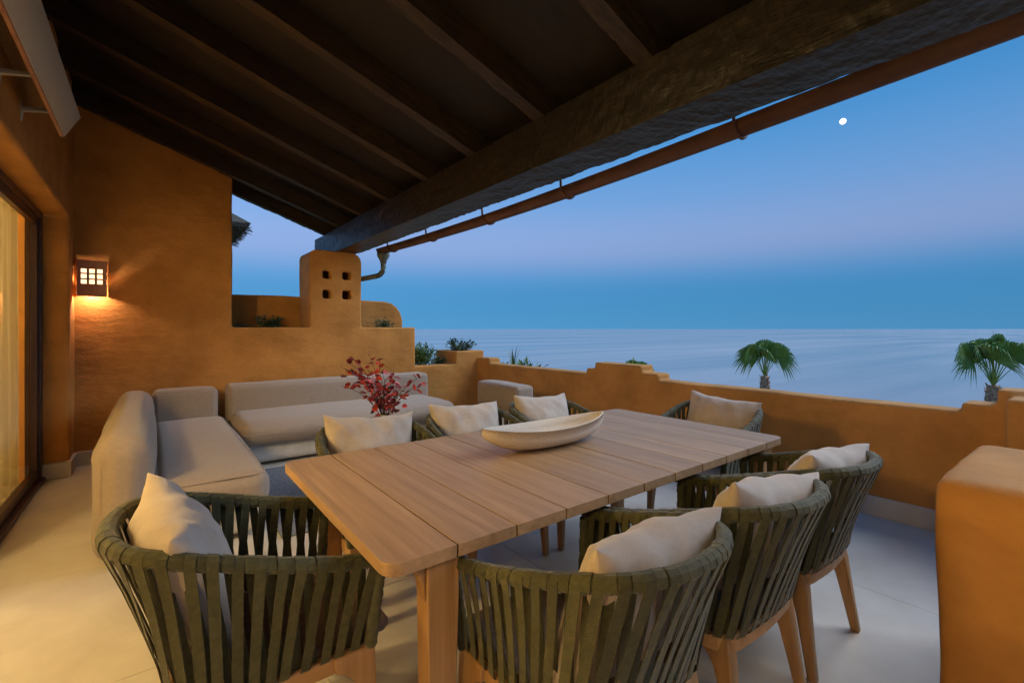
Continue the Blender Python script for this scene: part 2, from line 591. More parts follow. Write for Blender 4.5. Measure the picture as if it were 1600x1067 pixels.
def grid_beam_me(name, L, w, h, step, amp, seed=0, axis=1):
    """hewn timber, length L along axis from 0, section w x h, lower inner corner at the origin; adze marks displaced"""
    n = max(2, int(L / step))
    prof = []
    kw, kh = max(2, int(w / step)), max(2, int(h / step))
    for i in range(kw):
        prof.append((w * i / kw, 0))
    for i in range(kh):
        prof.append((w, h * i / kh))
    for i in range(kw):
        prof.append((w - w * i / kw, h))
    for i in range(kh):
        prof.append((0, h - h * i / kh))
    k = len(prof)
    V, F = [], []
    for a in range(n + 1):
        s = L * a / n
        for (u, v) in prof:
            q = Vector((u * 1.0, s, v))
            nx = (1 if u > w * 0.999 else (-1 if u < w * 0.001 else 0))
            nz = (1 if v > h * 0.999 else (-1 if v < h * 0.001 else 0))
            nv = Vector((nx, 0, nz)).normalized()
            wob_ = noise.noise(Vector((u * 3 + seed, s * 1.7, v * 3)))
            w2_ = noise.noise(Vector((u * 9 + 4, s * 5.0 + seed, v * 9)))
            d = 0.42 * abs(math.sin(math.pi * (s + 0.6 * u + 0.4 * v) / 0.11 + 7.0 * wob_ + 2.5 * w2_)) * min(1.0, abs(wob_) * 3.0)
            d += 0.45 * noise.noise(Vector((u * 22, s * 26, v * 22 + seed))) + 0.5 * w2_
            corner = 1.5 if nx and nz else 1.0
            q -= nv * amp * d * corner
            if axis == 0:
                q = Vector((q.y, q.x, q.z))
            V.append(q)
    for a in range(n):
        for j in range(k):
            F.append((a * k + j, a * k + (j + 1) % k, (a + 1) * k + (j + 1) % k, (a + 1) * k + j))
    F.append(tuple(range(k)))
    F.append(tuple(range((n + 1) * k - 1, n * k - 1, -1)))
    me = pyd(name, V, F)
    bm = bmesh.new()
    bm.from_mesh(me)
    bmesh.ops.recalc_face_normals(bm, faces=bm.faces)
    for q in bm.faces:
        q.smooth = True
    bm.to_mesh(me)
    bm.free()
    me.set_sharp_from_angle(angle=R(50))
    return me


def struct(o, label=None):
    o['kind'] = 'structure'
    if label:
        o['label'] = label
    return o


# ------------------------------------------------------------------ sea, ground
sea = struct(link('sea', pyd('sea', [(-90000, -90000, 0), (160000, -90000, 0), (160000, 160000, 0), (-90000, 160000, 0)], [(0, 1, 2, 3)]), 'sea',
                  loc=(0, 0, -14)), 'calm grey blue sea reaching the horizon')
gv, gf = [], []
for i in range(31):
    for j in range(41):
        x = -20 + i * 3.0
        y = -50 + j * 3.5
        z = -3.5 - max(0, x - 6) * 0.20 + 0.5 * noise.noise(Vector((x * 0.1, y * 0.1, 0)))
        gv.append((x, y, z))
for i in range(30):
    for j in range(40):
        a = i * 41 + j
        gf.append((a, a + 41, a + 42, a + 1))
ground = struct(link('ground', pyd('ground', gv, gf, True), 'ground'), 'sloping garden ground below the terrace')


def gz(x, y):
    return -3.5 - max(0, x - 6) * 0.20 - 0.5


# ------------------------------------------------------------------ terrace floor with large slabs
floor = struct(box('floor', -0.80, 4.30, -2.46, 6.40, -0.35, -0.006, 'grout'), 'pale limestone slab floor of the terrace')
xs = [-0.80, 0.54, 1.74, 2.94, 4.135]
ys = [-2.46 + 1.2 * k for k in range(8)]
ys[-1] = 6.235
for i in range(len(xs) - 1):
    for j in range(len(ys) - 1):
        gpp = 0.0011
        box('tile', xs[i] + gpp, xs[i + 1] - gpp, ys[j] + gpp, ys[j + 1] - gpp, -0.03, random.uniform(-0.0004, 0.0004), 'stone', floor, 0.0015, 1)

# ------------------------------------------------------------------ walls
ZR = lambda x: 2.66 + 0.343 * (1.9 - x)          # rafter underside
hx_ = [(1.62, 1.748), (1.748, 1.848), (1.848, 1.997), (1.997, 2.107), (2.107, 2.23)]
sol = [('p', [(-1.1, -0.2), (0.738, -0.2), (0.738, ZR(0.738) + 0.11), (-1.1, ZR(-1.1) + 0.11)], 1, 6.24, 6.50),
       ('b', 0.6, 1.70, 6.24, 6.44, -0.2, 1.372),
       ('b', 2.2, 3.045, 6.24, 6.44, -0.2, 1.372),
       ('b', 2.9, 3.80, 6.24, 6.46, -0.2, 0.80),
       # planter behind
       ('b', 0.3, 1.70, 6.90, 7.08, 0.8, 1.80),
       ('b', 0.3, 3.045, 6.3, 7.0, 0.8, 1.28),
       ('p', [(2.1, 0.8), (3.15, 0.8), (3.15, 1.50), (3.12, 1.60), (3.06, 1.69), (2.97, 1.75), (2.86, 1.775), (2.1, 1.785)], 1, 6.90, 7.08),
       # corner block and the wing of its planter
       ('b', 3.74, 4.26, 6.24, 6.40, -0.2, 1.005),
       ('b', 3.74, 3.86, 6.24, 6.86, -0.2, 1.005),
       ('b', 3.74, 4.30, 6.76, 6.90, -0.2, 1.005),
       ('b', 4.14, 4.26, 6.24, 6.86, -0.2, 1.005),
       ('b', 3.74, 4.26, 6.24, 6.86, -0.2, 0.88),
       ('b', 2.9, 3.80, 6.44, 6.86, -0.2, 0.70),
       # hollow tower with four square holes
       ('b', 1.59, 2.252, 6.24, 6.80, -0.2, 1.66),
       ('b', 1.59, 1.70, 6.24, 6.80, 1.5, 2.2),
       ('b', 2.15, 2.252, 6.24, 6.80, 1.5, 2.2),
       ('b', 1.59, 2.252, 6.70, 6.80, 1.5, 2.2),
       ('p', [(1.59, 2.15), (2.252, 2.15), (2.252, 2.24), (2.24, 2.29), (2.21, 2.335), (2.16, 2.36), (2.11, 2.37), (1.68, 2.37), (1.63, 2.36), (1.60, 2.33), (1.59, 2.29)], 1, 6.24, 6.80),
       ('b', 1.59, 2.252, 6.24, 6.36, 1.5, 1.742), ('b', 1.59, 2.252, 6.24, 6.36, 1.86, 2.0), ('b', 1.59, 2.252, 6.24, 6.36, 2.112, 2.22),
       ('b', 1.59, 1.745, 6.24, 6.36, 1.5, 2.22), ('b', 1.85, 1.995, 6.24, 6.36, 1.5, 2.22), ('b', 2.112, 2.252, 6.24, 6.36, 1.5, 2.22)]
endwall = adobe('end_wall', sol, voxel=0.014, iters=3)
tag(endwall, 'stepped ochre plaster end wall with pierced tower and planter niches', 'wall')
box('skirting', -0.585, 4.13, 6.215, 6.262, 0.0, 0.14, 'stone', endwall, 0.004)
box('soil', 0.76, 3.03, 6.43, 6.92, 1.2, 1.30, 'soil', endwall)
box('soil', 2.98, 3.76, 6.45, 6.84, 0.6, 0.735, 'soil', endwall)
box('soil', 3.85, 4.15, 6.39, 6.77, 0.8, 0.93, 'soil', endwall)

sol = [('b', 4.14, 4.36, -2.5, 6.30, -4.2, 0.815),
       ('b', 4.14, 4.36, 5.92, 6.30, -0.2, 0.895),
       ('b', 4.14, 4.36, 2.875, 3.875, -0.2, 0.88),
       ('b', 4.14, 4.36, 3.085, 3.74, -0.2, 0.955),
       ('b', 4.14, 4.40, -2.5, 0.592, -0.2, 0.872),
       ('b', 4.14, 4.40, -2.5, 0.43, -0.2, 0.975),
       ('b', 3.88, 4.45, -2.5, 0.37, -0.2, 0.945)]
parapet = adobe('parapet_wall', sol, voxel=0.017, iters=2)
tag(parapet, 'long low ochre parapet with stepped crests facing the sea', 'wall')
box('skirting', 4.118, 4.16, 0.375, 6.21, 0.0, 0.142, 'stone', parapet, 0.004)

nearw = adobe('low_wall', [('b', 2.02, 2.82, -2.5, 0.35, -0.2, 0.86)], voxel=0.018, iters=14, amp=0.012)
tag(nearw, 'rounded orange plaster low wall at the right edge of the terrace', 'wall')

house = adobe('house_wall', [('b', -0.98, -0.60, 5.87, 6.36, -0.2, 3.72), ('b', -0.98, -0.60, -3.0, 6.36, 2.385, 3.72),
                             ('b', -0.98, -0.60, -3.0, -2.0, -0.2, 3.72)], voxel=0.020, iters=3)
tag(house, 'ochre plaster house wall above and beside the glass door', 'wall')
box('skirting', -0.622, -0.580, 5.855, 6.213, 0.0, 0.14, 'stone', house, 0.004)
box('skirting', -0.79, -0.585, 5.835, 5.885, 0.0, 0.139, 'stone', house, 0.004)

# ------------------------------------------------------------------ sliding glass door, curtain, lit room behind
door = empty('sliding_glass_door', (-0.80, 0, 0), 'dark red framed sliding glass door lit warmly from inside', 'door')
box('frame', -0.075, 0.03, 5.79, 5.868, 0.012, 2.385, 'frame', door, 0.004)
box('frame', -0.075, 0.03, -2.0, 5.79, 2.325, 2.384, 'frame', door, 0.004)
box('track', -0.09, 0.05, -2.0, 5.83, 0.002, 0.035, 'frame', door, 0.004)
pw = 1.95
y1 = 5.79
for k in range(4):
    y0 = y1 - pw
    off = -0.045 if k % 2 else 0.0
    pn = box('sash', off - 0.03, off + 0.012, y1 - 0.055, y1, 0.035, 2.325, 'frame', door, 0.003)
    box('rail', off - 0.028, off + 0.010, y0, y1 - 0.055, 0.035, 0.115, 'frame', pn, 0.003)
    box('rail', off - 0.028, off + 0.010, y0, y1 - 0.055, 2.26, 2.325, 'frame', pn, 0.003)
    link('glass_pane', pyd('glass_pane', [(off - 0.009, y0, 0.115), (off - 0.009, y1 - 0.055, 0.115), (off - 0.009, y1 - 0.055, 2.26), (off - 0.009, y0, 2.26)],
                           [(0, 1, 2, 3)]), 'glass', pn)
    y1 = y0

cv, cf = [], []
nseg = 150
for i in range(nseg + 1):
    y = 3.55 + 2.22 * i / nseg
    ph = i * 0.62 + 0.8 * math.sin(i * 0.11)
    for j in range(7):
        z = 0.02 + 2.35 * j / 6
        a = 0.026 + 0.008 * (1 - j / 6)
        cv.append((-0.935 + a * math.sin(ph) + 0.01 * math.sin(ph * 0.43 + j * 0.2), y + 0.01 * math.cos(ph), z))
for i in range(nseg):
    for j in range(6):
        q = i * 7 + j
        cf.append((q, q + 7, q + 8, q + 1))
cur = link('curtain', pyd('curtain', cv, cf, True), 'curtain')
tag(cur, 'cream sheer curtain hanging in folds behind the glass door', 'curtain')

room = struct(box('interior_floor', -5.5, -0.90, -2.4, 6.30, -0.3, -0.004, 'intfloor'), 'floor of the lit room behind the door')
struct(box('interior_wall', -5.62, -5.5, -2.4, 6.3, -0.3, 2.7, 'cream'), 'far wall of the lit room')
struct(box('interior_wall', -5.5, -1.0, 6.305, 6.42, -0.3, 2.7, 'cream'), 'end wall of the lit room')
struct(box('interior_wall', -5.5, -1.0, -2.52, -2.41, -0.3, 2.7, 'cream'), 'other end wall of the lit room')
struct(box('interior_ceiling', -5.5, -0.985, -2.4, 6.3, 2.60, 2.7, 'cream'), 'ceiling of the lit room')
for k, (lx, ly, lz, ls) in enumerate([(-2.2, 4.5, 1.95, 0.15), (-1.55, 2.3, 2.2, 0.155), (-1.55, -0.3, 1.9, 0.115)]):
    pl = empty('pendant_lamp', (lx, ly, lz), ['glowing globe lamp in the room behind the curtain', 'glowing globe lamp in the middle of the room',
                                             'glowing globe lamp at the near end of the room'][k], 'lamp', 'globe lamps in the room')
    bm = bmesh.new()
    bmesh.ops.create_uvsphere(bm, u_segments=20, v_segments=12, radius=ls)
    for q in bm.faces:
        q.smooth = True
    me = bpy.data.meshes.new('globe')
    bm.to_mesh(me)
    bm.free()
    link('globe', me, 'globe', pl)
    link('cord', tube_me('cord', [(0, 0, ls - 0.01), (0, 0, 2.60 - lz)], 0.006, 6), 'frame', pl)

# ------------------------------------------------------------------ porch roof
roof = empty('porch_roof', (1.9, 3.5, 2.36), 'dark timber porch roof of rafters on a heavy hewn beam', 'roof')
RO = Vector((1.9, 3.5, 2.36))


def rchild(name, me, m, world_loc, rot=(0, 0, 0)):
    o = link(name, me, m, roof, Vector(world_loc) - RO, rot)
    return o


rchild('beam', grid_beam_me('beam', 9.9, 0.295, 0.30, 0.017, 0.007, 3), 'beam', (1.9, -2.7, 2.36))
ang = math.atan(0.343)
LR = 3.0 / math.cos(ang)
raft = grid_beam_me('rafter', LR, 0.10, 0.16, 0.025, 0.009, 9, axis=0)
# rafter runs from the house (high) to the beam (low): local +x is downhill
ry = [-0.90, -0.12, 0.66, 1.35, 2.13, 2.90, 3.64, 4.47, 5.25, 6.03, 6.68]
x_hi = 2.12 - 3.0
for k, y in enumerate(ry):
    rchild('rafter', raft, 'rafter', (x_hi, y, ZR(x_hi)), (0, ang, 0))
for a, b in zip([-2.6] + ry, ry + [6.80]):
    rchild('ceiling_panel', box_me('ceiling_panel', 0, LR + 0.10, a + 0.05, b + 0.05 - 0.003, 0.158, 0.20), 'deck', (x_hi, 0, ZR(x_hi)), (0, ang, 0))
for a, b in zip([-2.6] + ry, ry + [6.68]):
    rchild('blocking', box_me('blocking', 2.06, 2.10, a + 0.102, b - 0.002, 2.64, 2.80), 'deck', (0, 0, 0))
# barrel tiles along the eave
tv, tf = [], []
for i in range(5):
    for j in range(9):
        an = math.pi * j / 8
        rad = 0.105 - 0.012 * i / 4
        tv.append((0.19 * i / 4, math.cos(an) * rad, math.sin(an) * rad * 0.8))
for i in range(4):
    for j in range(8):
        q = i * 9 + j
        tf.append((q, q + 9, q + 10, q + 1))
tile_me = pyd('roof_tile', tv, tf, True)
for k in range(44):
    y = -2.0 + k * 0.20
    o = rchild('roof_tile', tile_me, 'tile', (2.205, y + random.uniform(-0.008, 0.008), ZR(2.205) - 0.030 + 0.045 + random.uniform(-0.006, 0.006)), (0, ang, 0))
    sm = o.modifiers.new('thick', 'SOLIDIFY')
    sm.thickness = 0.014
    # channel tile below, laid the other way up
    if k < 43:
        o = rchild('roof_tile', tile_me, 'tile', (2.205 + random.uniform(-0.003, 0.015), y + 0.10, ZR(2.205) + 0.035), (math.pi, ang, 0))
        sm = o.modifiers.new('thick', 'SOLIDIFY')
        sm.thickness = 0.014

# ------------------------------------------------------------------ gutter
gut = empty('gutter', (2.52, 3.0, 2.42), 'rusty copper half round gutter under the eave with green downpipe', 'gutter')
GO = Vector((2.52, 3.0, 2.42))


def gzz(y):
    return 2.478 - 0.0085 * y - 0.062 * math.sin(math.pi * min(1, max(0, y / 6.2)))


ya, yb = -2.6, 6.22
V, F = [], []
ns, na = 40, 13
for i in range(ns + 1):
    y = ya + (yb - ya) * i / ns
    for lay, r in ((0, 0.072), (1, 0.067)):
        for j in range(na):
            an = math.pi + math.pi * j / (na - 1)
            V.append((math.cos(an) * r, y - GO.y, gzz(y) - GO.z + 0.03 + math.sin(an) * r))
k = 2 * na
for i in range(ns):
    for lay in (0, 1):
        for j in range(na - 1):
            a = i * k + lay * na + j
            F.append((a, a + 1, a + 1 + k, a + k) if lay else (a, a + k, a + k + 1, a + 1))
    for j in (0, na - 1):
        a = i * k + j
        F.append((a, a + na, a + na + k, a + k))
me = pyd('trough', V, F, True)
me.set_sharp_from_angle(angle=R(60))
me.materials.append(M['copper'])
link('trough', me, None, gut)
# end cap
capv = [(0, 0.0, 0.03)] + [(math.cos(math.pi + math.pi * j / 12) * 0.073, 0.0, 0.03 + math.sin(math.pi + math.pi * j / 12) * 0.073) for j in range(13)]
link('end_cap', pyd('end_cap', capv, [(0, j + 1, j + 2) for j in range(12)]), 'patina', gut, (0, yb - GO.y, gzz(yb) - GO.z))
for y in (5.81, 4.73, 3.60, 2.545, 1.226, 0.1, -1.0):
    pts = [(0.078 * math.cos(math.pi * a / 10 + math.pi), 0, 0.03 + 0.078 * math.sin(math.pi * a / 10 + math.pi)) for a in range(11)]
    pts = [(-0.10, 0, 0.13)] + [(-0.080, 0, 0.07)] + pts
    b = link('bracket', tube_me('bracket', pts, 0.010, 6), 'copper', gut, (0, y - GO.y, gzz(y) - GO.z))
hp = tube_me('hopper', [(0, 0, 0.0), (0, 0, -0.05), (0, 0, -0.12), (0, 0, -0.15)], [0.085, 0.085, 0.045, 0.042], 14)
link('hopper', hp, 'patina', gut, (0, 6.14 - GO.y, gzz(6.14) - GO.z - 0.02))
dpts = [(0, 6.14, 2.30), (0, 6.14, 2.20)]
for a in range(1, 8):
    an = math.pi / 2 * a / 7 * 0.85
    dpts.append((-0.07 * (1 - math.cos(an)), 6.14 + 0.09 * (1 - math.cos(an)), 2.20 - 0.12 * math.sin(an)))
e = Vector(dpts[-1])
dpts += [(e.x - 0.10, e.y + 0.14, e.z - 0.025), (2.2 - 2.52, 6.56, e.z - 0.06)]
link('downpipe', tube_me('downpipe', [(q[0], q[1] - GO.y, q[2] - GO.z) for q in dpts], 0.036, 12), 'patina', gut)

# ------------------------------------------------------------------ awning cassette
aw = empty('awning', (-0.6, 2.0, 2.6), 'pale folded awning board on brackets under the eave', 'awning')
aw_poly = [(0.146, -0.010), (0.158, -0.016), (0.235, 0.128), (0.222, 0.134)]
link('front_board', prism_me('front_board', aw_poly, 1, -4.0, 2.12, 0.003, 2), 'awning', aw)
link('edge_strip', prism_me('edge_strip', [(0.135, -0.018), (0.152, -0.024), (0.156, -0.012), (0.140, -0.004)], 1, -4.0, 2.115), 'lampmetal', aw)
for y in (1.35, 1.85, 0.2):
    b = link('bracket', prism_me('bracket', [(-0.002, -0.05), (0.008, -0.05), (0.014, 0.005), (0.135, 0.03), (0.135, 0.045), (0.014, 0.032), (0.008, 0.07), (-0.002, 0.07)],
                                 1, y - 0.012, y + 0.012, 0.002, 1), 'awning', aw)

# ------------------------------------------------------------------ wall lamp
sc = empty('wall_lamp', (-0.462, 6.235, 1.675), 'rusty metal wall lantern pierced by nine glowing squares', 'lamp')
w2, dpt, hh = 0.105, 0.13, 0.335
fx = [-w2, -0.076, -0.036, -0.018, 0.018, 0.036, 0.076, w2]
fx = [-w2, -0.080, -0.038, -0.020, 0.020, 0.038, 0.078, w2]
zr_ = [0.0, 0.115, 0.155, 0.168, 0.208, 0.221, 0.261, hh]
fv, ff = [], []


def grille(P, cols, rows, holes_c, holes_r):
    for ci in range(len(cols) - 1):
        for ri in range(len(rows) - 1):
            if ci in holes_c and ri in holes_r:
                continue
            b = len(fv)
            for (a, z) in ((cols[ci], rows[ri]), (cols[ci + 1], rows[ri]), (cols[ci + 1], rows[ri + 1]), (cols[ci], rows[ri + 1])):
                fv.append(P(a, z))
            ff.append((b, b + 1, b + 2, b + 3))


grille(lambda a, z: (a, -dpt, z), fx, zr_, (1, 3, 5), (1, 3, 5))
me = pyd('face_plate', fv, ff)
o = link('face_plate', me, 'lampmetal', sc)
o.modifiers.new('w', 'WELD')
sd = o.modifiers.new('t', 'SOLIDIFY')
sd.thickness = 0.006
for s in (-1, 1):
    fv, ff = [], []
    sx = s * w2
    grille(lambda a, z: (sx, a, z), [-dpt + 0.001, -0.085, -0.022, 0.0], [0.0, 0.118, 0.172, 0.215, 0.235, hh], (1,), (1, 3))
    o = link('side_plate', pyd('side_plate', fv, ff), 'lampmetal', sc)
    o.modifiers.new('w', 'WELD')
    sd = o.modifiers.new('t', 'SOLIDIFY')
    sd.thickness = 0.004
box('cap', -w2 - 0.004, w2 + 0.004, -dpt - 0.006, -0.008, hh - 0.004, hh + 0.012, 'lampmetal', sc, 0.002)
box('sill_bar', -w2 - 0.004, w2 + 0.004, -dpt - 0.006, -dpt + 0.012, -0.008, 0.008, 'lampmetal', sc, 0.002)
box('diffuser', -0.095, 0.095, -dpt + 0.010, -dpt + 0.016, 0.10, 0.275, 'glow', sc)
pd = bpy.data.lights.new('wall_lamp_bulb', 'POINT')
pd.energy = 6.5
pd.color = (1.0, 0.72, 0.56)
pd.shadow_soft_size = 0.022
pb = bpy.data.objects.new('bulb', pd)
COL.objects.link(pb)
pb.parent = sc
pb.location = (0.0, -0.055, 0.045)

# ------------------------------------------------------------------ dining table
TX0, TX1, TY0, TY1, TZ = 0.464, 2.785, 1.115, 2.285, 0.75
tb = empty('dining_table', ((TX0 + TX1) / 2, (TY0 + TY1) / 2, 0), 'long teak dining table with wide cross planks and square legs', 'table')
TO = Vector(((TX0 + TX1) / 2, (TY0 + TY1) / 2, 0))
npl = 11
pit = (TX1 - TX0) / npl
hyy = (TY1 - TY0) / 2


def arc(cx, cy, r, a0, a1, n=7):
    return [(cx + r * math.cos(R(a0 + (a1 - a0) * i / n)), cy + r * math.sin(R(a0 + (a1 - a0) * i / n))) for i in range(n + 1)]


for k in range(npl):
    xa, xb = -pit / 2 + 0.0026, pit / 2 - 0.0026
    cr = 0.05
    if k == 0:
        poly = [(xb, -hyy), (xb, hyy)] + arc(xa + cr, hyy - cr, cr, 90, 180) + arc(xa + cr, -hyy + cr, cr, 180, 270)
    elif k == npl - 1:
        poly = [(xa, hyy), (xa, -hyy)] + arc(xb - cr, -hyy + cr, cr, -90, 0) + arc(xb - cr, hyy - cr, cr, 0, 90)
    else:
        poly = [(xa, -hyy), (xb, -hyy), (xb, hyy), (xa, hyy)]
    me = prism_me('plank', poly, 2, TZ - 0.036, TZ, 0.0012, 1, bev_all=False)
    o = link('plank', me, 'teak_y', tb, (TX0 + pit * (k + 0.5) - TO.x, 0, random.uniform(-0.0006, 0.0006)))
    o.modifiers.new('wn', 'WEIGHTED_NORMAL')
for k in range(1, npl):
    box('gap_light_stop', TX0 + pit * k - TO.x - 0.022, TX0 + pit * k - TO.x + 0.022, -hyy + 0.03, hyy - 0.03, TZ - 0.052, TZ - 0.0375, 'beam', tb)  # dark strip added below each gap to stop light showing through
    box('gap_shade_strip', TX0 + pit * k - TO.x - 0.0025, TX0 + pit * k - TO.x + 0.0025, -hyy + 0.004, hyy - 0.004, TZ - 0.037, TZ - 0.0022, 'gap', tb)  # dark filler that paints the gap's shade just under the table surface
hxx = (TX1 - TX0) / 2
for sy in (-1, 1):
    box('apron', -hxx + 0.24, hxx - 0.24, sy * (hyy - 0.16) - 0.014, sy * (hyy - 0.16) + 0.014, TZ - 0.105, TZ - 0.040, 'teak_x', tb, 0.004)
for sx in (-1, 1):
    box('apron', sx * (hxx - 0.19) - 0.014, sx * (hxx - 0.19) + 0.014, -hyy + 0.15, hyy - 0.15, TZ - 0.105, TZ - 0.040, 'teak_y', tb, 0.004)
    for sy in (-1, 1):
        # tapered leg with a curved shoulder towards the end rail
        poly = [(-0.052, TZ - 0.037), (-0.052, TZ - 0.10), (-0.040, 0.0), (0.030, 0.0), (0.052, TZ - 0.16), (0.052, TZ - 0.037)]
        lg = prism_me('leg', poly, 1, -0.036, 0.036, 0.006, 3)
        o = link('leg', lg, 'teak_z', tb, (sx * (hxx - (0.190 if sx < 0 else 0.105)), sy * (hyy - 0.078), 0), (0, 0, 0 if sx < 0 else math.pi))
        o.modifiers.new('wn', 'WEIGHTED_NORMAL')
        sh = [(-0.053, TZ - 0.037), (-0.105, TZ - 0.037), (-0.100, TZ - 0.055), (-0.078, TZ - 0.075), (-0.060, TZ - 0.11), (-0.0525, TZ - 0.16)]
        link('shoulder', prism_me('shoulder', sh, 1, -0.026, 0.026, 0.003, 2), 'teak_z', o)


# ------------------------------------------------------------------ boat shaped bowl
bl = empty('serving_bowl', (1.615, 1.775, TZ + 0.001), 'boat shaped speckled cream bowl resting on the table', 'bowl', rotz=R(-2))
V, F = [], []
nu, nv = 40, 12
for lay in (0, 1):
    for i in range(nu + 1):
        u = -1 + 2 * i / nu
        us = math.sin(u * math.pi / 2)
        half = max(0.002, 0.125 * (1 - abs(us) ** 2.2) ** 0.75)
        rimz = 0.105 + 0.030 * us * us
        keel = 0.0 + 0.098 * abs(us) ** 3.4
        for j in range(nv + 1):
            a = math.pi * j / nv
            cy_ = math.cos(a) * half
            cz = rimz - (rimz - keel) * (math.sin(a) ** 0.65)
            if lay:
                cy_ *= 0.90 if half > 0.01 else 0.5
                cz = rimz + 0.001 - (rimz - keel - 0.014) * (math.sin(a) ** 0.65) * 0.9 if keel + 0.014 < rimz else rimz
            V.append((us * (0.405 if not lay else 0.392), cy_, cz + 0.0008 * noise.noise(Vector((us * 20, cy_ * 40, lay)))))
K = (nu + 1) * (nv + 1)
for lay in (0, 1):
    for i in range(nu):
        for j in range(nv):
            a = lay * K + i * (nv + 1) + j
            q = (a, a + 1, a + nv + 2, a + nv + 1)
            F.append(q if lay == 0 else tuple(reversed(q)))
for i in range(nu):
    for j in (0, nv):
        a = i * (nv + 1) + j
        F.append((a, a + nv + 1, K + a + nv + 1, K + a))
link('bowl_shell', pyd('bowl_shell', V, F, True), 'bowl', bl)


# ------------------------------------------------------------------ strap armchairs
def cat(pts, n):
    """Catmull-Rom through pts, n samples uniformly by arc length"""
    P = [Vector(q) for q in pts]
    P = [P[0] * 2 - P[1]] + P + [P[-1] * 2 - P[-2]]
    dense = []
    for i in range(1, len(P) - 2):
        for k in range(24):
            tt = k / 24
            a, b, c_, d = P[i - 1], P[i], P[i + 1], P[i + 2]
            dense.append(0.5 * ((2 * b) + (c_ - a) * tt + (2 * a - 5 * b + 4 * c_ - d) * tt * tt + (3 * b - a - 3 * c_ + d) * tt ** 3))
    dense.append(P[-2])
    return dense


half = [(1.0, 1.0), (1.015, 0.45), (1.0, -0.12), (0.93, -0.52), (0.72, -0.84), (0.38, -1.0), (0.0, -1.04)]
U = [(x, y) for x, y in half] + [(-x, y) for x, y in reversed(half[:-1])]
UN = cat([(x, y, 0) for x, y in U], 0)
halfb = [(1.0, 1.0), (1.01, 0.45), (1.0, -0.12), (0.975, -0.60), (0.82, -0.93), (0.40, -1.0), (0.0, -1.02)]
UB = cat([(x, y, 0) for x, y in halfb] + [(-x, y, 0) for x, y in reversed(halfb[:-1])], 0)


def shape(lv):
    a, yf, yb_ = ((0.292, 0.300, 0.332), (0.250, 0.285, 0.205))[lv]
    outp = []
    for q in (UB if lv else UN):
        x, y = q.x * a, (q.y * yf if q.y > 0 else q.y * yb_)
        if lv == 0:
            s = min(1, max(0, (0.30 - y) / 0.62))
            z = 0.655 + 0.150 * (s * s * (3 - 2 * s) * 0.55 + s * 0.45)
        else:
            z = 0.395
        outp.append(Vector((x, y, z)))
    return outp


TOP, BOT = shape(0), shape(1)
cum = [0.0]
for a, b in zip(TOP, TOP[1:]):
    cum.append(cum[-1] + (b - a).length)
ULEN = cum[-1]


def at(path, s):
    s = max(0, min(1, s)) * ULEN
    for i in range(len(cum) - 1):
        if cum[i + 1] >= s:
            k = (s - cum[i]) / max(1e-9, cum[i + 1] - cum[i])
            return path[i].lerp(path[i + 1], k)
    return path[-1].copy()


def tang(path, s):
    return (at(path, s + 0.004) - at(path, s - 0.004)).normalized()


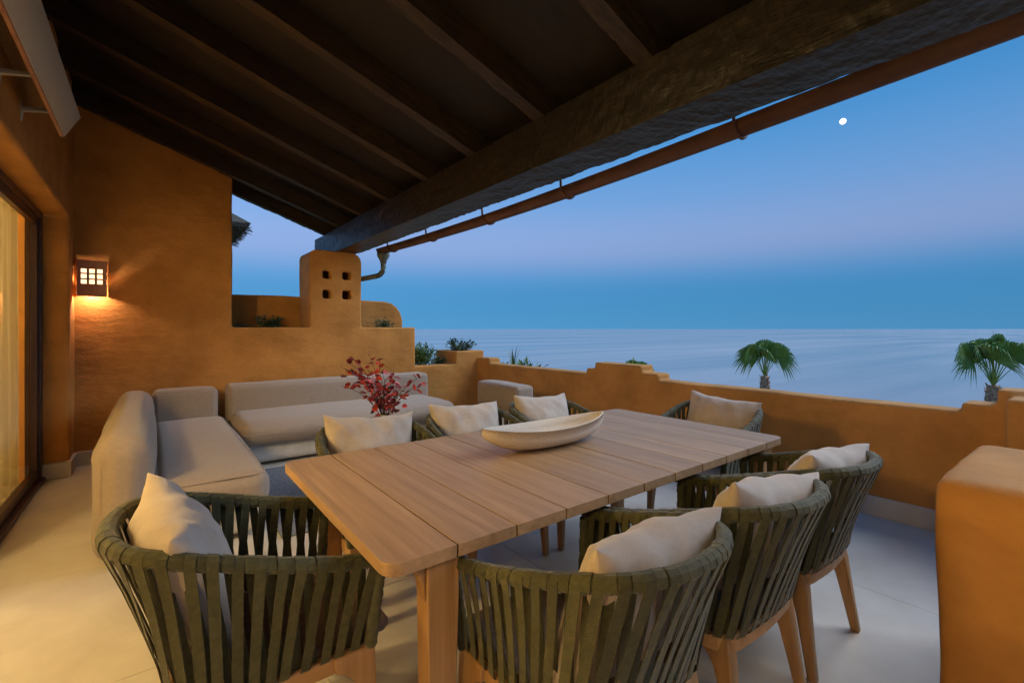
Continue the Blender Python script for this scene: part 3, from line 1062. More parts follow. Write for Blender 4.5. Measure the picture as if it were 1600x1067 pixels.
def chair_meshes():
    D = {}
    # wrapped rim incl. front posts
    path = []
    f0, f1 = TOP[0], TOP[-1]
    b0, b1 = BOT[0], BOT[-1]
    npst = 12
    for i in range(npst + 1):
        path.append(Vector((b0.x + 0.010, b0.y - 0.006, 0.385)).lerp(Vector((f0.x, f0.y, f0.z - 0.012)), i / npst))
    nr = 150
    for i in range(2, nr - 1):
        path.append(at(TOP, i / nr))
    for i in range(npst + 1):
        path.append(Vector((f1.x, f1.y, f1.z - 0.012)).lerp(Vector((b1.x - 0.010, b1.y - 0.006, 0.385)), i / npst))
    # resample finely, coil ridges
    dense = []
    for a, b in zip(path, path[1:]):
        for k in range(3):
            dense.append(a.lerp(b, k / 3))
    dense.append(path[-1])
    rads, acc = [], 0
    for i, q in enumerate(dense):
        if i:
            acc += (q - dense[i - 1]).length
        ph = (acc / 0.030) % 1.0
        rads.append(0.0176 + 0.0022 * (1 - ph) - (0.0030 if ph < 0.12 else 0) + 0.0009 * math.sin(acc * 90))
    D['rim'] = tube_me('wrapped_rim', dense, rads, 10, True, True, 1.12)
    # straps
    straps = []
    n = 32
    for side in (1, -1):          # outer, inner layer
        for k in range(n):
            s = (k + (0.5 if side > 0 else 1.0)) / (n + 0.5)
            jit = random.uniform(-0.0025, 0.0025)
            lean = (0.017 if side > 0 else -0.017) + random.uniform(-0.003, 0.003)
            s += jit
            st, sb = s, min(0.995, max(0.005, s + lean))
            pt, pb_ = at(TOP, st), at(BOT, sb)
            tt = tang(TOP, st)
            tb_ = tang(BOT, sb)
            nt_ = Vector((tt.y, -tt.x, 0)).normalized()
            if nt_.dot(Vector((pt.x, pt.y + 0.02, 0))) < 0:
                nt_ = -nt_
            nb = Vector((tb_.y, -tb_.x, 0)).normalized()
            if nb.dot(Vector((pb_.x, pb_.y + 0.02, 0))) < 0:
                nb = -nb
            nt_ *= side
            nb *= side
            rr_ = 0.0212 + random.uniform(-0.0010, 0.0018)
            cent = [(pt + nt_ * rr_ * math.cos(R(a)) + Vector((0, 0, 1.08 * rr_ * math.sin(R(a)))), tt) for a in (195, 145, 105, 68, 32, -4)]
            lo_off = 0.017 if side > 0 else 0.010
            for a in (0.30, 0.62, 1.0):
                q = (pt + nt_ * rr_ * 0.85).lerp(pb_ + nb * lo_off, a)
                q -= (nt_ * (1 - a) + nb * a) * 0.004 * math.sin(a * math.pi)
                cent.append((q, tt.lerp(tb_, a).normalized()))
            cent.append((pb_ + nb * (lo_off - 0.012) - Vector((0, 0, 0.012)), tb_))
            V, F = [], []
            wdt = 0.0130
            tw = random.uniform(-0.10, 0.10)
            for i, (q, tg) in enumerate(cent):
                d = (cent[min(i + 1, len(cent) - 1)][0] - cent[max(i - 1, 0)][0]).normalized()
                wv = (tg - d * tg.dot(d)).normalized()
                nn_ = d.cross(wv).normalized()
                if 5 < i < len(cent) - 1:
                    wv = (wv + nn_ * tw).normalized()
                th = 0.0011
                V += [q - wv * wdt - nn_ * th, q + wv * wdt - nn_ * th, q + wv * wdt + nn_ * th, q - wv * wdt + nn_ * th]
            for i in range(len(cent) - 1):
                for j in range(4):
                    F.append((i * 4 + j, i * 4 + (j + 1) % 4, i * 4 + 4 + (j + 1) % 4, i * 4 + 4 + j))
            F += [(3, 2, 1, 0), tuple(range(len(V) - 4, len(V)))]
            me = pyd('strap', V, F)
            bm = bmesh.new()
            bm.from_mesh(me)
            bmesh.ops.recalc_face_normals(bm, faces=bm.faces)
            bm.to_mesh(me)
            bm.free()
            straps.append(me)
    D['straps'] = straps
    # timber seat frame following the bottom loop
    ring = [at(BOT, i / 40) for i in range(41)]
    outer = [(q.x * 1.035, q.y * 1.03) for q in ring]
    inner = [(q.x * 0.84, q.y * 0.82) for q in ring]
    V, F = [], []
    for (ox, oy), (ix, iy) in zip(outer, inner):
        V += [(ox, oy, 0.392), (ix, iy, 0.392), (ix, iy, 0.338), (ox * 0.985, oy * 0.985, 0.338)]
    for i in range(40):
        for j in range(4):
            F.append((i * 4 + j, i * 4 + (j + 1) % 4, i * 4 + 4 + (j + 1) % 4, i * 4 + 4 + j))
    F += [(3, 2, 1, 0), (160, 161, 162, 163)]
    me = pyd('seat_frame', V, F)
    bm = bmesh.new()
    bm.from_mesh(me)
    bmesh.ops.recalc_face_normals(bm, faces=bm.faces)
    bmesh.ops.bevel(bm, geom=[e_ for e_ in bm.edges if len(e_.link_faces) == 2 and e_.calc_face_angle() > R(60)], offset=0.006, segments=2, affect='EDGES', profile=0.5)
    bm.to_mesh(me)
    bm.free()
    D['frame'] = me
    D['front_rail'] = box_me('front_rail', -0.235, 0.235, 0.235, 0.280, 0.338, 0.390, 0.006, 2)
    # tapered legs with curved shoulders towards the rails
    legs = []
    for (tx, ty, fx_, fy) in ((0.246, 0.262, 0.262, 0.280), (-0.246, 0.262, -0.262, 0.280), (0.208, -0.160, 0.244, -0.225), (-0.208, -0.160, -0.244, -0.225)):
        V, F = [], []
        sgx, sgy = (1 if tx > 0 else -1), (1 if ty > 0 else -1)
        lv = [(0.0, 0.015, 0.0), (0.12, 0.018, 0.0), (0.24, 0.022, 0.0), (0.29, 0.024, 0.006), (0.315, 0.025, 0.018), (0.332, 0.025, 0.040), (0.345, 0.025, 0.062), (0.389, 0.025, 0.066)]
        for z, hw, ex in lv:
            k = z / 0.39
            cx_, cy_ = fx_ + (tx - fx_) * k, fy + (ty - fy) * k
            xo, xi = cx_ + sgx * hw, cx_ - sgx * hw
            yo, yi = cy_ + sgy * hw * 1.15, cy_ - sgy * (hw * 1.15 + ex)
            c4 = [(xi, yi), (xo, yi), (xo, yo), (xi, yo)]
            V += [(a, b, z) for a, b in c4]
        nl = len(lv)
        for i in range(nl - 1):
            for j in range(4):
                F.append((i * 4 + j, i * 4 + (j + 1) % 4, i * 4 + 4 + (j + 1) % 4, i * 4 + 4 + j))
        F += [(3, 2, 1, 0), tuple(range(nl * 4 - 4, nl * 4))]
        me = pyd('leg', V, F)
        bm = bmesh.new()
        bm.from_mesh(me)
        bmesh.ops.recalc_face_normals(bm, faces=bm.faces)
        ed = [e_ for e_ in bm.edges if len(e_.link_faces) == 2 and e_.calc_face_angle() > R(60)]
        bmesh.ops.bevel(bm, geom=ed, offset=0.007, segments=3, affect='EDGES', profile=0.5)
        for q in bm.faces:
            q.smooth = True
        bm.to_mesh(me)
        bm.free()
        me.set_sharp_from_angle(angle=R(40))
        legs.append(me)
    D['legs'] = legs
    # seat pad
    poly = [(q.x * 0.93, q.y * 0.93 if q.y < 0 else q.y * 0.98) for q in ring] + [(-0.232, 0.335), (-0.215, 0.355), (0.215, 0.355), (0.232, 0.335)]
    me = prism_me('seat', poly, 2, 0.388, 0.425, 0.012, 3, bev_all=False)
    D['seat'] = me
    return D


CH = chair_meshes()


def chair(loc, rotz, label):
    c_ = empty('armchair', loc, label, 'armchair', 'olive strap armchairs around the table', rotz)
    link('wrapped_rim', CH['rim'], 'rim', c_)
    link('seat_frame', CH['frame'], 'teak_x', c_)
    o = link('front_rail', CH['front_rail'], 'teak_x', c_)
    o.modifiers.new('wn', 'WEIGHTED_NORMAL')
    link('seat', CH['seat'], 'seat', c_)
    for me in CH['legs']:
        link('leg', me, 'teak_z', c_)
    for me in CH['straps']:
        link('strap', me, 'strap', c_)
    return c_


def pillow_me(seed, w=0.250, h=0.200, T=0.105):
    n = 26
    V, F, idx = [], [], {}
    rnd = random.Random(seed)
    ph = [rnd.uniform(0, 6.28) for _ in range(8)]
    for side in (1, -1):
        for i in range(n + 1):
            for j in range(n + 1):
                u, v = -1 + 2 * i / n, -1 + 2 * j / n
                u, v = math.sin(u * math.pi / 2), math.sin(v * math.pi / 2)
                edge = i in (0, n) or j in (0, n)
                if edge and side < 0:
                    idx[(side, i, j)] = idx[(1, i, j)]
                    continue
                pin = 0.05
                x = u * w * (1 - pin * (1 - v * v) + 0.03 * abs(u * v) ** 3)
                z = v * h * (1 - pin * 1.2 * (1 - u * u) + 0.05 * abs(u * v) ** 3)
                th = T * (max(0, (1 - u * u) * (1 - v * v)) ** 0.42)
                # creases radiating from the corners, sag
                wr = 0.012 * math.sin(6 * (u + v) + ph[0] + 2 * side) * (abs(u * v) ** 0.7) + 0.008 * math.sin(13 * (u - 0.6 * v) + ph[1] + 3 * noise.noise(Vector((u * 2, v * 2, seed)))) * abs(v) ** 0.6
                cre = 0.006 * noise.noise(Vector((u * 2.2 + seed, v * 2.2, side * 3.0))) + 0.004 * noise.noise(Vector((u * 5 + seed, v * 5, side)))
                y = side * (th + (cre + wr) * (1 - max(abs(u), abs(v)) ** 6))
                y += 0.010 * math.sin(2.3 * u + ph[2]) * abs(v) + 0.006 * math.sin(9 * u + ph[3]) * max(0, v) ** 4
                z += 0.003 * math.sin(8.5 * u + ph[4]) * max(0, v) ** 3
                idx[(side, i, j)] = len(V)
                V.append((x, y, z))
    for side in (1, -1):
        for i in range(n):
            for j in range(n):
                q = [idx[(side, i, j)], idx[(side, i + 1, j)], idx[(side, i + 1, j + 1)], idx[(side, i, j + 1)]]
                F.append(tuple(reversed(q)) if side > 0 else tuple(q))
    return pyd('cushion', V, F, True)


CHAIRS = [  # x, y, facing (0 = +Y), chair label, cushion label, cushion yaw, roll
    (0.250, 1.650, -90, 'olive strap armchair at the near head of the table beside the chaise', 'cream cushion in the armchair at the near table head', 3, 5),
    (1.010, 0.925, 0, 'olive strap armchair closest to camera on the low wall side', 'cream cushion in the closest of three armchairs on the low wall side', -4, 4),
    (1.640, 0.915, 0, 'olive strap armchair, middle of three on the low wall side', 'cream cushion in the middle armchair on the low wall side', -6, 5),
    (2.250, 0.925, 0, 'olive strap armchair farthest of three on the low wall side', 'cream cushion in the farthest armchair on the low wall side', -5, 3),
    (0.960, 2.340, 180, 'olive strap armchair on the sofa side in front of the red plant', 'wide cream cushion just below the red leaved branches', 0, -4),
    (1.600, 2.350, 180, 'olive strap armchair, middle of three on the sofa side', 'cream cushion left of the bowl in the middle sofa side armchair', 2, -3),
    (2.240, 2.340, 180, 'olive strap armchair on the sofa side behind the bowl', 'cream cushion just behind the boat shaped bowl', 4, -4),
    (3.010, 1.700, 90, 'olive strap armchair at the far head of the table by the parapet', 'cream cushion in the armchair at the far table head', 0, -3),
]
for k, (x, y, rz, la, lb, cyaw, roll) in enumerate(CHAIRS):
    cz_, tilt = [(0.672, 20), (0.662, 20), (0.662, 20), (0.662, 20), (0.672, 16), (0.672, 16), (0.672, 16), (0.672, 16)][k]
    chair((x, y, 0), R(rz), la)
    mtx = Matrix.Translation((x, y, 0)) @ Matrix.Rotation(R(rz), 4, 'Z') @ Matrix.Translation((0, -0.168, cz_)) @ \
        Matrix.Rotation(R(cyaw), 4, 'Z') @ Matrix.Rotation(R(tilt), 4, 'X') @ Matrix.Rotation(R(roll), 4, 'Y')
    o = link('cushion', pillow_me(k + 1), 'pillow')
    o.matrix_world = mtx
    tag(o, lb, 'cushion', 'cream armchair cushions')

# ------------------------------------------------------------------ sofas
s1 = empty('chaise_sofa', (0.1, 4.6, 0), 'taupe chaise sofa with thick side rest beside the glass door', 'sofa')


def sp(parent, name, x0, x1, y0, y1, z0, z1, r, m='sofa', puff=0.012, wob=0.005, seed=0):
    L0 = parent.location
    return soft(name, x0 - L0.x, x1 - L0.x, y0 - L0.y, y1 - L0.y, z0, z1, r, m, parent, puff, wob, seed)


sp(s1, 'base', 0.0, 0.585, 3.42, 6.0, 0.03, 0.22, 0.05, 'sofabase', 0.0, 0.001)
sp(s1, 'side_rest', -0.265, 0.012, 3.40, 6.06, 0.02, 0.735, 0.115, 'sofa', 0.02, 0.010, 2)
sp(s1, 'seat_cushion', 0.0, 0.62, 3.36, 5.84, 0.20, 0.435, 0.085, 'sofa', 0.022, 0.006, 5)
sp(s1, 'back_cushion', 0.005, 0.555, 5.80, 6.10, 0.21, 0.725, 0.05, 'sofa', 0.012, 0.005, 8)
s2 = empty('long_sofa', (1.85, 5.6, 0), 'long taupe sofa against the end wall with bolster seat', 'sofa')
sp(s2, 'base', 0.72, 2.95, 5.10, 6.05, 0.03, 0.245, 0.07, 'sofabase', 0.0, 0.002)
sp(s2, 'seat_cushion', 0.67, 3.02, 4.98, 5.95, 0.215, 0.455, 0.112, 'sofa', 0.012, 0.006, 3)
sp(s2, 'back_cushion', 0.655, 3.07, 5.86, 6.16, 0.21, 0.735, 0.05, 'sofa', 0.012, 0.006, 6)
s3 = empty('lounge_chair', (2.95, 4.3, 0), 'low taupe lounge chair with its back to the parapet', 'lounge chair')
sp(s3, 'base', 2.60, 3.30, 3.98, 4.62, 0.03, 0.20, 0.05, 'sofabase', 0.0, 0.002)
sp(s3, 'seat_cushion', 2.56, 3.14, 3.95, 4.66, 0.18, 0.40, 0.08, 'sofa', 0.012, 0.004, 3)
sp(s3, 'back_cushion', 3.10, 3.36, 3.92, 4.70, 0.18, 0.725, 0.045, 'sofa', 0.012, 0.006, 9)



def piping(parent, cushion, pts, r=0.0045):
    k = len(pts)
    sm_ = []
    for i in range(k):
        a, b = Vector(pts[i]), Vector(pts[(i + 1) % k])
        sm_ += [a.lerp(b, t_ / 6) for t_ in range(6)]
    sm_.append(Vector(pts[0]))
    L0 = parent.location
    link('piping', tube_me('piping', [q - L0 - cushion.location for q in sm_], r, 6), 'sofa', cushion)


def rect_loop(axis, lvl, u0, u1, v0, v1, r):
    o_ = []
    for cu, cv_, a0 in ((u1 - r, v1 - r, 0), (u0 + r, v1 - r, 90), (u0 + r, v0 + r, 180), (u1 - r, v0 + r, 270)):
        for i in range(5):
            a = R(a0 + 90 * i / 4)
            uu, vv = cu + r * math.cos(a), cv_ + r * math.sin(a)
            o_.append([(lvl, uu, vv), (uu, lvl, vv), (uu, vv, lvl)][axis])
    return o_


for par, nm, ax, lvl, a in ((s1, 'back_cushion', 1, 5.815, (0.02, 0.54, 0.23, 0.71, 0.05)), (s2, 'back_cushion', 1, 5.875, (0.67, 3.055, 0.23, 0.72, 0.05)),
                            (s3, 'back_cushion', 0, 3.115, (3.935, 4.685, 0.20, 0.71, 0.04)), (s1, 'side_rest', 1, 3.435, (-0.222, -0.030, 0.06, 0.690, 0.08)),
                            (s1, 'seat_cushion', 2, 0.412, (0.025, 0.594, 3.385, 5.80, 0.07)), (s2, 'seat_cushion', 2, 0.335, (0.668, 3.022, 4.978, 5.90, 0.10))):
    cu = [c_ for c_ in par.children if c_.name.startswith(nm)][0]
    piping(par, cu, rect_loop(ax, lvl, *a))

rug = box('rug', 0.66, 3.20, 3.26, 4.96, 0.002, 0.014, 'rug', None, 0.004, 2)
tag(rug, 'grey woven rug on the floor between the sofas', 'rug')

# low side table and vase with red branches
lt = empty('low_table', (1.60, 3.86, 0), 'low round table under the vase of red branches', 'table')
link('table_top', tube_me('table_top', [(0, 0, 0.36), (0, 0, 0.385)], 0.26, 32), 'teak_y', lt)
for a in range(3):
    link('leg', tube_me('leg', [(0.17 * math.cos(a * 2.09), 0.17 * math.sin(a * 2.09), 0.36), (0.21 * math.cos(a * 2.09), 0.21 * math.sin(a * 2.09), 0.014)], [0.018, 0.013], 8), 'teak_z', lt)
VP_ = Vector((1.60, 3.86, 0.386))
vs = empty('vase_of_branches', VP_, 'vase of bare twigs with dark red leaves behind the cushions', 'plant')
prof = [(0.045, 0.0), (0.062, 0.02), (0.072, 0.08), (0.062, 0.15), (0.040, 0.20), (0.042, 0.225), (0.036, 0.225), (0.034, 0.20)]
link('vase', tube_me('vase', [(0, 0, z) for r_, z in prof], [r_ for r_, z in prof], 20), 'vase', vs)
rnd = random.Random(11)
leafv = [(0, 0, 0), (0.4, 0.30, 0.03), (0.75, 0.26, 0.03), (1.0, 0, -0.02), (0.75, -0.26, 0.03), (0.4, -0.30, 0.03), (0.5, 0, -0.05), (0.2, 0.2, 0.02), (0.2, -0.2, 0.02)]
leaff = [(0, 6, 1, 7), (1, 6, 3, 2), (0, 8, 5, 6), (6, 5, 4, 3)]
leafs = []
for k in range(4):
    me = pyd('leaf', [(x * 1.0, y * (0.95 + 0.12 * k), z * (1 + k)) for x, y, z in leafv], leaff, True)
    me.materials.append(M['redleaf'])
    leafs.append(me)
rightv = Vector((math.sin(YAW), -math.cos(YAW), 0))
for bi in range(19):
    a = rnd.uniform(0, 6.28)
    spread = rnd.uniform(0.12, 0.40)
    htop = rnd.uniform(0.30, 0.74)
    tip = Vector((math.cos(a) * spread, math.sin(a) * spread, 0.20 + htop * (1 - 0.35 * spread / 0.36)))
    p0 = Vector((0, 0, 0.10))
    mid = Vector((tip.x * 0.25, tip.y * 0.25, 0.20 + htop * 0.5))
    pts = []
    for i in range(9):
        tt = i / 8
        q = p0 * (1 - tt) ** 2 + mid * 2 * tt * (1 - tt) + tip * tt * tt
        q += Vector((noise.noise(q * 9 + Vector((bi, 0, 0))), noise.noise(q * 9 + Vector((0, bi, 0))), 0)) * 0.02 * tt
        pts.append(q)
    br = link('branch', tube_me('branch', pts, [0.0042 * (1 - 0.65 * i / 8) for i in range(9)], 5), 'twig', vs)
    nl = rnd.randint(8, 12)
    for i in range(nl):
        tt = 0.26 + 0.74 * (i + rnd.random()) / nl
        k = min(7, int(tt * 8))
        q = pts[k].lerp(pts[k + 1], min(1, tt * 8 - k))
        ofs = Vector((rnd.uniform(-1, 1), rnd.uniform(-1, 1), rnd.uniform(-0.5, 0.6)))
        ofs = ofs.normalized() * rnd.uniform(0.02, 0.085)
        o = link('leaf', rnd.choice(leafs), None, vs, q + ofs, (rnd.uniform(-1.2, 1.2), rnd.uniform(-0.9, 0.9), rnd.uniform(0, 6.28)))
        sc_ = rnd.uniform(0.050, 0.080)
        o.scale = (sc_, sc_, sc_)


# ------------------------------------------------------------------ shrubs
def bush(name, base, r, hgt, n, leaf, m, label, seed, up=0.5, width=0.34, stems=9, group=None):
    rnd = random.Random(seed)
    b = empty(name, base, label, 'shrub', group)
    V, F, SV, SF = [], [], [], []
    for s_ in range(stems):
        a = rnd.uniform(0, 6.28)
        rr_ = r * math.sqrt(rnd.random()) * 0.85
        tip = Vector((math.cos(a) * rr_, math.sin(a) * rr_, hgt * rnd.uniform(0.6, 1.0) * (1 - 0.35 * (rr_ / r) ** 2)))
        root = Vector((tip.x * 0.3, tip.y * 0.3, 0))
        me = tube_me('t', [root, root.lerp(tip, 0.5) + Vector((0, 0, 0.06 * hgt)), tip], [0.03 * r + 0.003, 0.02 * r + 0.002, 0.002], 4)
        k0 = len(SV)
        SV += [v.co.copy() for v in me.vertices]
        SF += [tuple(i + k0 for i in q.vertices) for q in me.polygons]
        bpy.data.meshes.remove(me)
        for i in range(n // stems):
            tt = rnd.uniform(0.25, 1.0)
            q = root.lerp(tip, tt)
            d = Vector((rnd.gauss(0, 1), rnd.gauss(0, 1), rnd.gauss(up, 0.8))).normalized()
            q = q + d * rnd.uniform(0, leaf * 1.2)
            s2_ = d.cross(Vector((rnd.gauss(0, 1), rnd.gauss(0, 1), rnd.gauss(0, 1)))).normalized()
            u_ = d.cross(s2_)
            ln = leaf * rnd.uniform(0.6, 1.25)
            k = len(V)
            V += [q, q + d * ln * 0.5 + s2_ * ln * width * 0.5 + u_ * ln * 0.05, q + d * ln, q + d * ln * 0.5 - s2_ * ln * width * 0.5 + u_ * ln * 0.05]
            F.append((k, k + 1, k + 2, k + 3))
    link('foliage', pyd('foliage', V, F), m, b)
    link('stem', pyd('stem', SV, SF, True), 'twig', b)
    return b


bush('shrub', (1.20, 6.66, 1.295), 0.20, 0.24, 420, 0.05, 'leaf_dark', 'dark green shrub in the planter niche left of the tower', 1)
bush('shrub', (0.86, 6.64, 1.295), 0.16, 0.12, 220, 0.04, 'leaf_dark', 'low sparse shrub in the planter by the tall wall', 2)
bush('shrub', (2.72, 6.62, 1.295), 0.17, 0.17, 380, 0.055, 'leaf_dark', 'small grey green shrub in the planter right of the tower', 3, width=0.26)
bush('shrub', (3.37, 6.66, 0.73), 0.27, 0.40, 900, 0.075, 'leaf_light', 'bright green leafy shrub behind the low corner wall', 4)
bush('shrub', (3.60, 6.60, 0.73), 0.15, 0.18, 260, 0.05, 'leaf_dark', 'dark low shrub tucked against the corner block', 5)
bush('shrub', (4.02, 6.58, 0.925), 0.24, 0.27, 700, 0.055, 'leaf_dark', 'dark round shrub growing on top of the corner block', 6)


def blades(name, base, n, ln, wid, m, label, seed, spread=0.5):
    rnd = random.Random(seed)
    b = empty(name, base, label, 'plant')
    for i in range(n):
        a = rnd.uniform(0, 6.28)
        lean = rnd.uniform(0.05, spread)
        d = Vector((math.cos(a), math.sin(a), 0))
        L_ = ln * rnd.uniform(0.75, 1.05)
        side = Vector((-d.y, d.x, 0))
        V, F = [], []
        for k in range(6):
            tt = k / 5
            c_ = d * lean * L_ * tt ** 1.6 + Vector((0, 0, L_ * (tt - 0.25 * lean * tt * tt)))
            w_ = wid * (1 - tt) ** 0.7 * (0.6 + tt)
            V += [c_ - side * w_, c_ + side * w_]
        F = [(2 * k, 2 * k + 1, 2 * k + 3, 2 * k + 2) for k in range(5)]
        link('blade', pyd('blade', V, F, True), m, b)
    return b


# tops of garden plants showing over the parapet (rooted on the slope below)
def dirp(px, py, D):
    F_ = Vector((math.cos(YAW), math.sin(YAW), 0))
    d = F_ + rightv * ((px - 800) / 725.5) + Vector((0, 0, (514 - py) / 725.5))
    return Vector((0, 0, 1.35)) + d * D


q = dirp(802, 566, 9.0)
tr_ = blades('spiky_plant', (q.x, q.y, 0.42), 9, 0.62, 0.022, 'leaf_light', 'upright spiky green plant top showing over the parapet', 5, 0.32)
g0 = gz(q.x, q.y)
link('trunk', tube_me('trunk', [(0, 0, g0 - 0.42), (0.05, 0.02, -2.0), (0, 0, 0.02)], [0.13, 0.10, 0.07], 10), 'palmtrunk', tr_)
q = dirp(823, 577, 9.0)
sb_ = bush('shrub', (q.x, q.y, 0.28), 0.34, 0.36, 260, 0.16, 'leaf_light', 'leafy green shrub top over the parapet next to the spiky plant', 12, stems=8)
link('trunk', tube_me('trunk', [(0, 0, gz(q.x, q.y) - 0.28), (0, 0, 0.05)], [0.10, 0.05], 8), 'twig', sb_)
q = dirp(787, 570, 9.2)
sb_ = bush('shrub', (q.x, q.y, 0.42), 0.18, 0.2, 120, 0.10, 'leaf_dark', 'small dark shrub top over the parapet left of the spiky plant', 13, stems=6)
link('trunk', tube_me('trunk', [(0, 0, gz(q.x, q.y) - 0.42), (0, 0, 0.05)], [0.08, 0.04], 8), 'twig', sb_)


# ------------------------------------------------------------------ fan palms
def fan_palm(name, top, scale, nfr, label, seed, base_z):
    rnd = random.Random(seed)
    pl = empty(name, (top.x, top.y, base_z), label, 'palm tree', 'fan palms below the terrace')
    H = top.z - base_z
    pts, rads = [], []
    nrg = 70
    for i in range(nrg + 1):
        tt = i / nrg
        pts.append((0.15 * scale * math.sin(tt * 2.0) * (1 - tt), 0, H * tt))
        ridge = 0.020 * scale * ((i % 2) * 1.0)
        swell = 0.05 * scale * math.exp(-((tt - 0.90) / 0.07) ** 2)
        rads.append((0.20 - 0.07 * tt) * scale + ridge + swell * (1 if tt < 0.97 else 0.6))
    link('trunk', tube_me('trunk', pts, rads, 12), 'palmtrunk', pl)
    # cut leaf bases near the crown
    V, F = [], []
    for i in range(70):
        a = i * 2.4
        z = H - 0.05 - 1.25 * scale * (i / 70)
        d = Vector((math.cos(a), math.sin(a), 0))
        s_ = Vector((-d.y, d.x, 0))
        r0 = 0.14 * scale
        q = d * r0 + Vector((0, 0, z))
        k = len(V)
        w_ = 0.045 * scale
        V += [q - s_ * w_, q + s_ * w_, q + d * 0.07 * scale + s_ * w_ * 0.7 + Vector((0, 0, 0.13 * scale)), q + d * 0.07 * scale - s_ * w_ * 0.7 + Vector((0, 0, 0.13 * scale))]
        F.append((k, k + 1, k + 2, k + 3))
    link('leaf_bases', pyd('leaf_bases', V, F), 'palmtrunk', pl)
    V, F = [], []
    for i in range(nfr):
        az = i * 2.399 + rnd.uniform(-0.25, 0.25)
        t_ = (i + 0.5) / nfr
        elev = R(88 - 38 * t_ + rnd.uniform(-6, 6))
        pl_len = scale * rnd.uniform(0.88, 1.08)
        fr_ = scale * rnd.uniform(0.66, 0.84)
        d = Vector((math.cos(az) * math.cos(elev), math.sin(az) * math.cos(elev), math.sin(elev)))
        s_ = Vector((-math.sin(az), math.cos(az), 0))
        up_ = s_.cross(d) * -1
        if up_.z < 0:
            up_ = -up_
        base = Vector((0, 0, H - 0.03))
        hub = base + d * pl_len
        pd_, ps_, pu_ = d, s_, up_
        V, F = [], []
        # petiole
        w_ = 0.016 * scale
        for q, ww in ((base, w_ * 1.7), (base.lerp(hub, 0.5) + Vector((0, 0, 0.03 * scale)), w_), (hub, w_)):
            V += [q - s_ * ww, q + up_ * ww, q + s_ * ww]
        for a_ in (0, 3):
            F += [(a_, a_ + 1, a_ + 4, a_ + 3), (a_ + 1, a_ + 2, a_ + 5, a_ + 4), (a_ + 2, a_, a_ + 3, a_ + 5)]
        bend = Matrix.Rotation(R(rnd.uniform(-6, 12)), 3, s_)
        if (bend @ d).z > d.z:
            bend.transpose()
        d = bend @ d
        up_ = bend @ up_
        roll = Matrix.Rotation(R(rnd.uniform(35, 85) * rnd.choice((-1, 1))), 3, d)
        s_ = roll @ s_
        up_ = roll @ up_
        # fan: joined to about half its radius, then hanging tips
        nsg = 26
        tot = R(rnd.uniform(190, 235))
        for sgi in range(nsg):
            an0 = -tot / 2 + tot * sgi / nsg
            an1 = -tot / 2 + tot * (sgi + 1) / nsg
            anm = (an0 + an1) / 2
            rr_ = fr_ * (0.80 + 0.20 * math.cos(anm * 0.7)) * rnd.uniform(0.90, 1.06)

            def pt(an, rad, fold):
                q = hub + (d * math.cos(an) + s_ * math.sin(an)) * rad + up_ * (fold * 0.018 * scale + 0.06 * scale * (rad / fr_) ** 1.0)
                k_ = max(0, rad / fr_ - 0.55)
                hor = 1.0 + 0.25 * rnd.uniform(-1, 1)
                q.z -= scale * (1.3 * k_ ** 1.7) * hor
                return q
            k = len(V)
            jn = 0.56
            V += [pt(an0, fr_ * 0.04, 0), pt(an1, fr_ * 0.04, 0)]
            V += [pt(an0, fr_ * jn, -1), pt(anm, fr_ * jn, 1), pt(an1, fr_ * jn, -1)]
            sw = (an1 - an0) * 0.32
            V += [pt(anm - sw, rr_ * 0.80, 0), pt(anm + sw, rr_ * 0.80, 0), pt(anm, rr_ * 1.12, 0)]
            F += [(k, k + 2, k + 3), (k, k + 3, k + 1), (k + 1, k + 3, k + 4), (k + 2, k + 5, k + 6, k + 3), (k + 3, k + 6, k + 4), (k + 5, k + 7, k + 6)]
        link('frond', pyd('frond', V, F), 'palm', pl)
    # new spear leaf
    link('spear', tube_me('spear', [(0, 0, H), (0.01, 0, H + 1.15 * scale), (0.02, 0, H + 1.62 * scale)], [0.03 * scale, 0.016 * scale, 0.003], 6), 'palmtrunk', pl)
    return pl


q = dirp(1195, 588, 20.0)
fan_palm('fan_palm', q, 1.04, 17, 'fan palm standing alone over the middle of the parapet', 3, gz(q.x, q.y))
q = dirp(1552, 602, 17.0)
fan_palm('fan_palm', q, 1.22, 18, 'larger fan palm with thick trunk beside the right parapet block', 8, gz(q.x, q.y))
q = dirp(990, 605, 19.0)
fan_palm('fan_palm', q, 0.80, 11, 'fan palm whose crown barely shows above the stepped parapet crest', 14, gz(q.x, q.y))

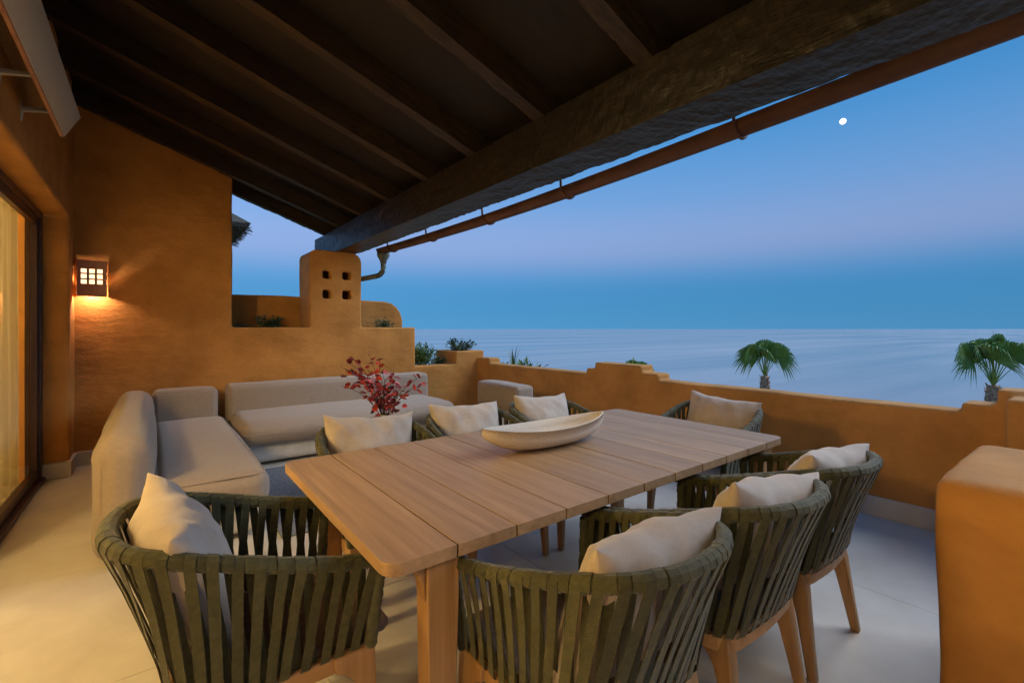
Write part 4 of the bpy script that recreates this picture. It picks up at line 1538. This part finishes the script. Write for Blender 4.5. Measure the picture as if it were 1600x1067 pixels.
# ------------------------------------------------------------------ thatched roof beyond the tall wall
th = empty('thatched_roof', (0.27, 8.9, 2.48), 'corner of a dark thatched roof behind the tall wall', 'roof')
V = [(-0.9, -0.9, 0.40), (0.88, -0.9, 0.40), (0.88, 0.9, 0.40), (-0.9, 0.9, 0.40), (-0.9, -0.9, 0.47), (0.92, -0.92, 0.47), (0.92, 0.92, 0.47), (-0.9, 0.9, 0.47), (0, 0, 1.15), (0, 0, 1.05)]
F = [(4, 5, 8), (5, 6, 8), (6, 7, 8), (7, 4, 8), (0, 9, 1), (1, 9, 2), (2, 9, 3), (3, 9, 0), (0, 1, 5, 4), (1, 2, 6, 5), (2, 3, 7, 6), (3, 0, 4, 7)]
link('thatch', pyd('thatch', V, F), 'thatch', th)
rnd = random.Random(4)
V, F = [], []
for i in range(900):
    e_ = rnd.random() * 4
    s_ = int(e_)
    k = (e_ - s_) * 2 - 1
    ed = [(k * 0.9, -0.9), (0.9, k * 0.9), (-k * 0.9, 0.9), (-0.9, -k * 0.9)][s_]
    nd = [(0, -1), (1, 0), (0, 1), (-1, 0)][s_]
    z0 = rnd.uniform(0.38, 0.48)
    ln = rnd.uniform(0.03, 0.09)
    a = Vector((ed[0] - nd[0] * 0.04, ed[1] - nd[1] * 0.04, z0))
    b = a + Vector((nd[0] * ln + rnd.gauss(0, 0.02), nd[1] * ln + rnd.gauss(0, 0.02), rnd.uniform(-0.06, 0.0)))
    w_ = Vector((-nd[1], nd[0], 0)) * 0.006
    kk = len(V)
    V += [a - w_, a + w_, b + Vector((0, 0, -0.004)), b + Vector((0, 0, 0.004))]
    F.append((kk, kk + 1, kk + 2, kk + 3))
fr_ = link('fringe', pyd('fringe', V, F), 'thatch', th)
fr_['kind'] = 'stuff'
link('post', tube_me('post', [(0, 0, -7.0), (0, 0, 1.0)], 0.06, 10), 'twig', th)

# ------------------------------------------------------------------ moon
dm = Vector((1.1760, 0.3532, 0.44659))
D = 20000
bm = bmesh.new()
bmesh.ops.create_uvsphere(bm, u_segments=24, v_segments=14, radius=4.4 / 725.5 * D)
for q in bm.faces:
    q.smooth = True
me = bpy.data.meshes.new('moon')
bm.to_mesh(me)
bm.free()
mo = link('moon', me, 'moon', None, dm * D + Vector((0, 0, 1.35)))
tag(mo, 'small bright full moon in the dusk sky', 'moon')
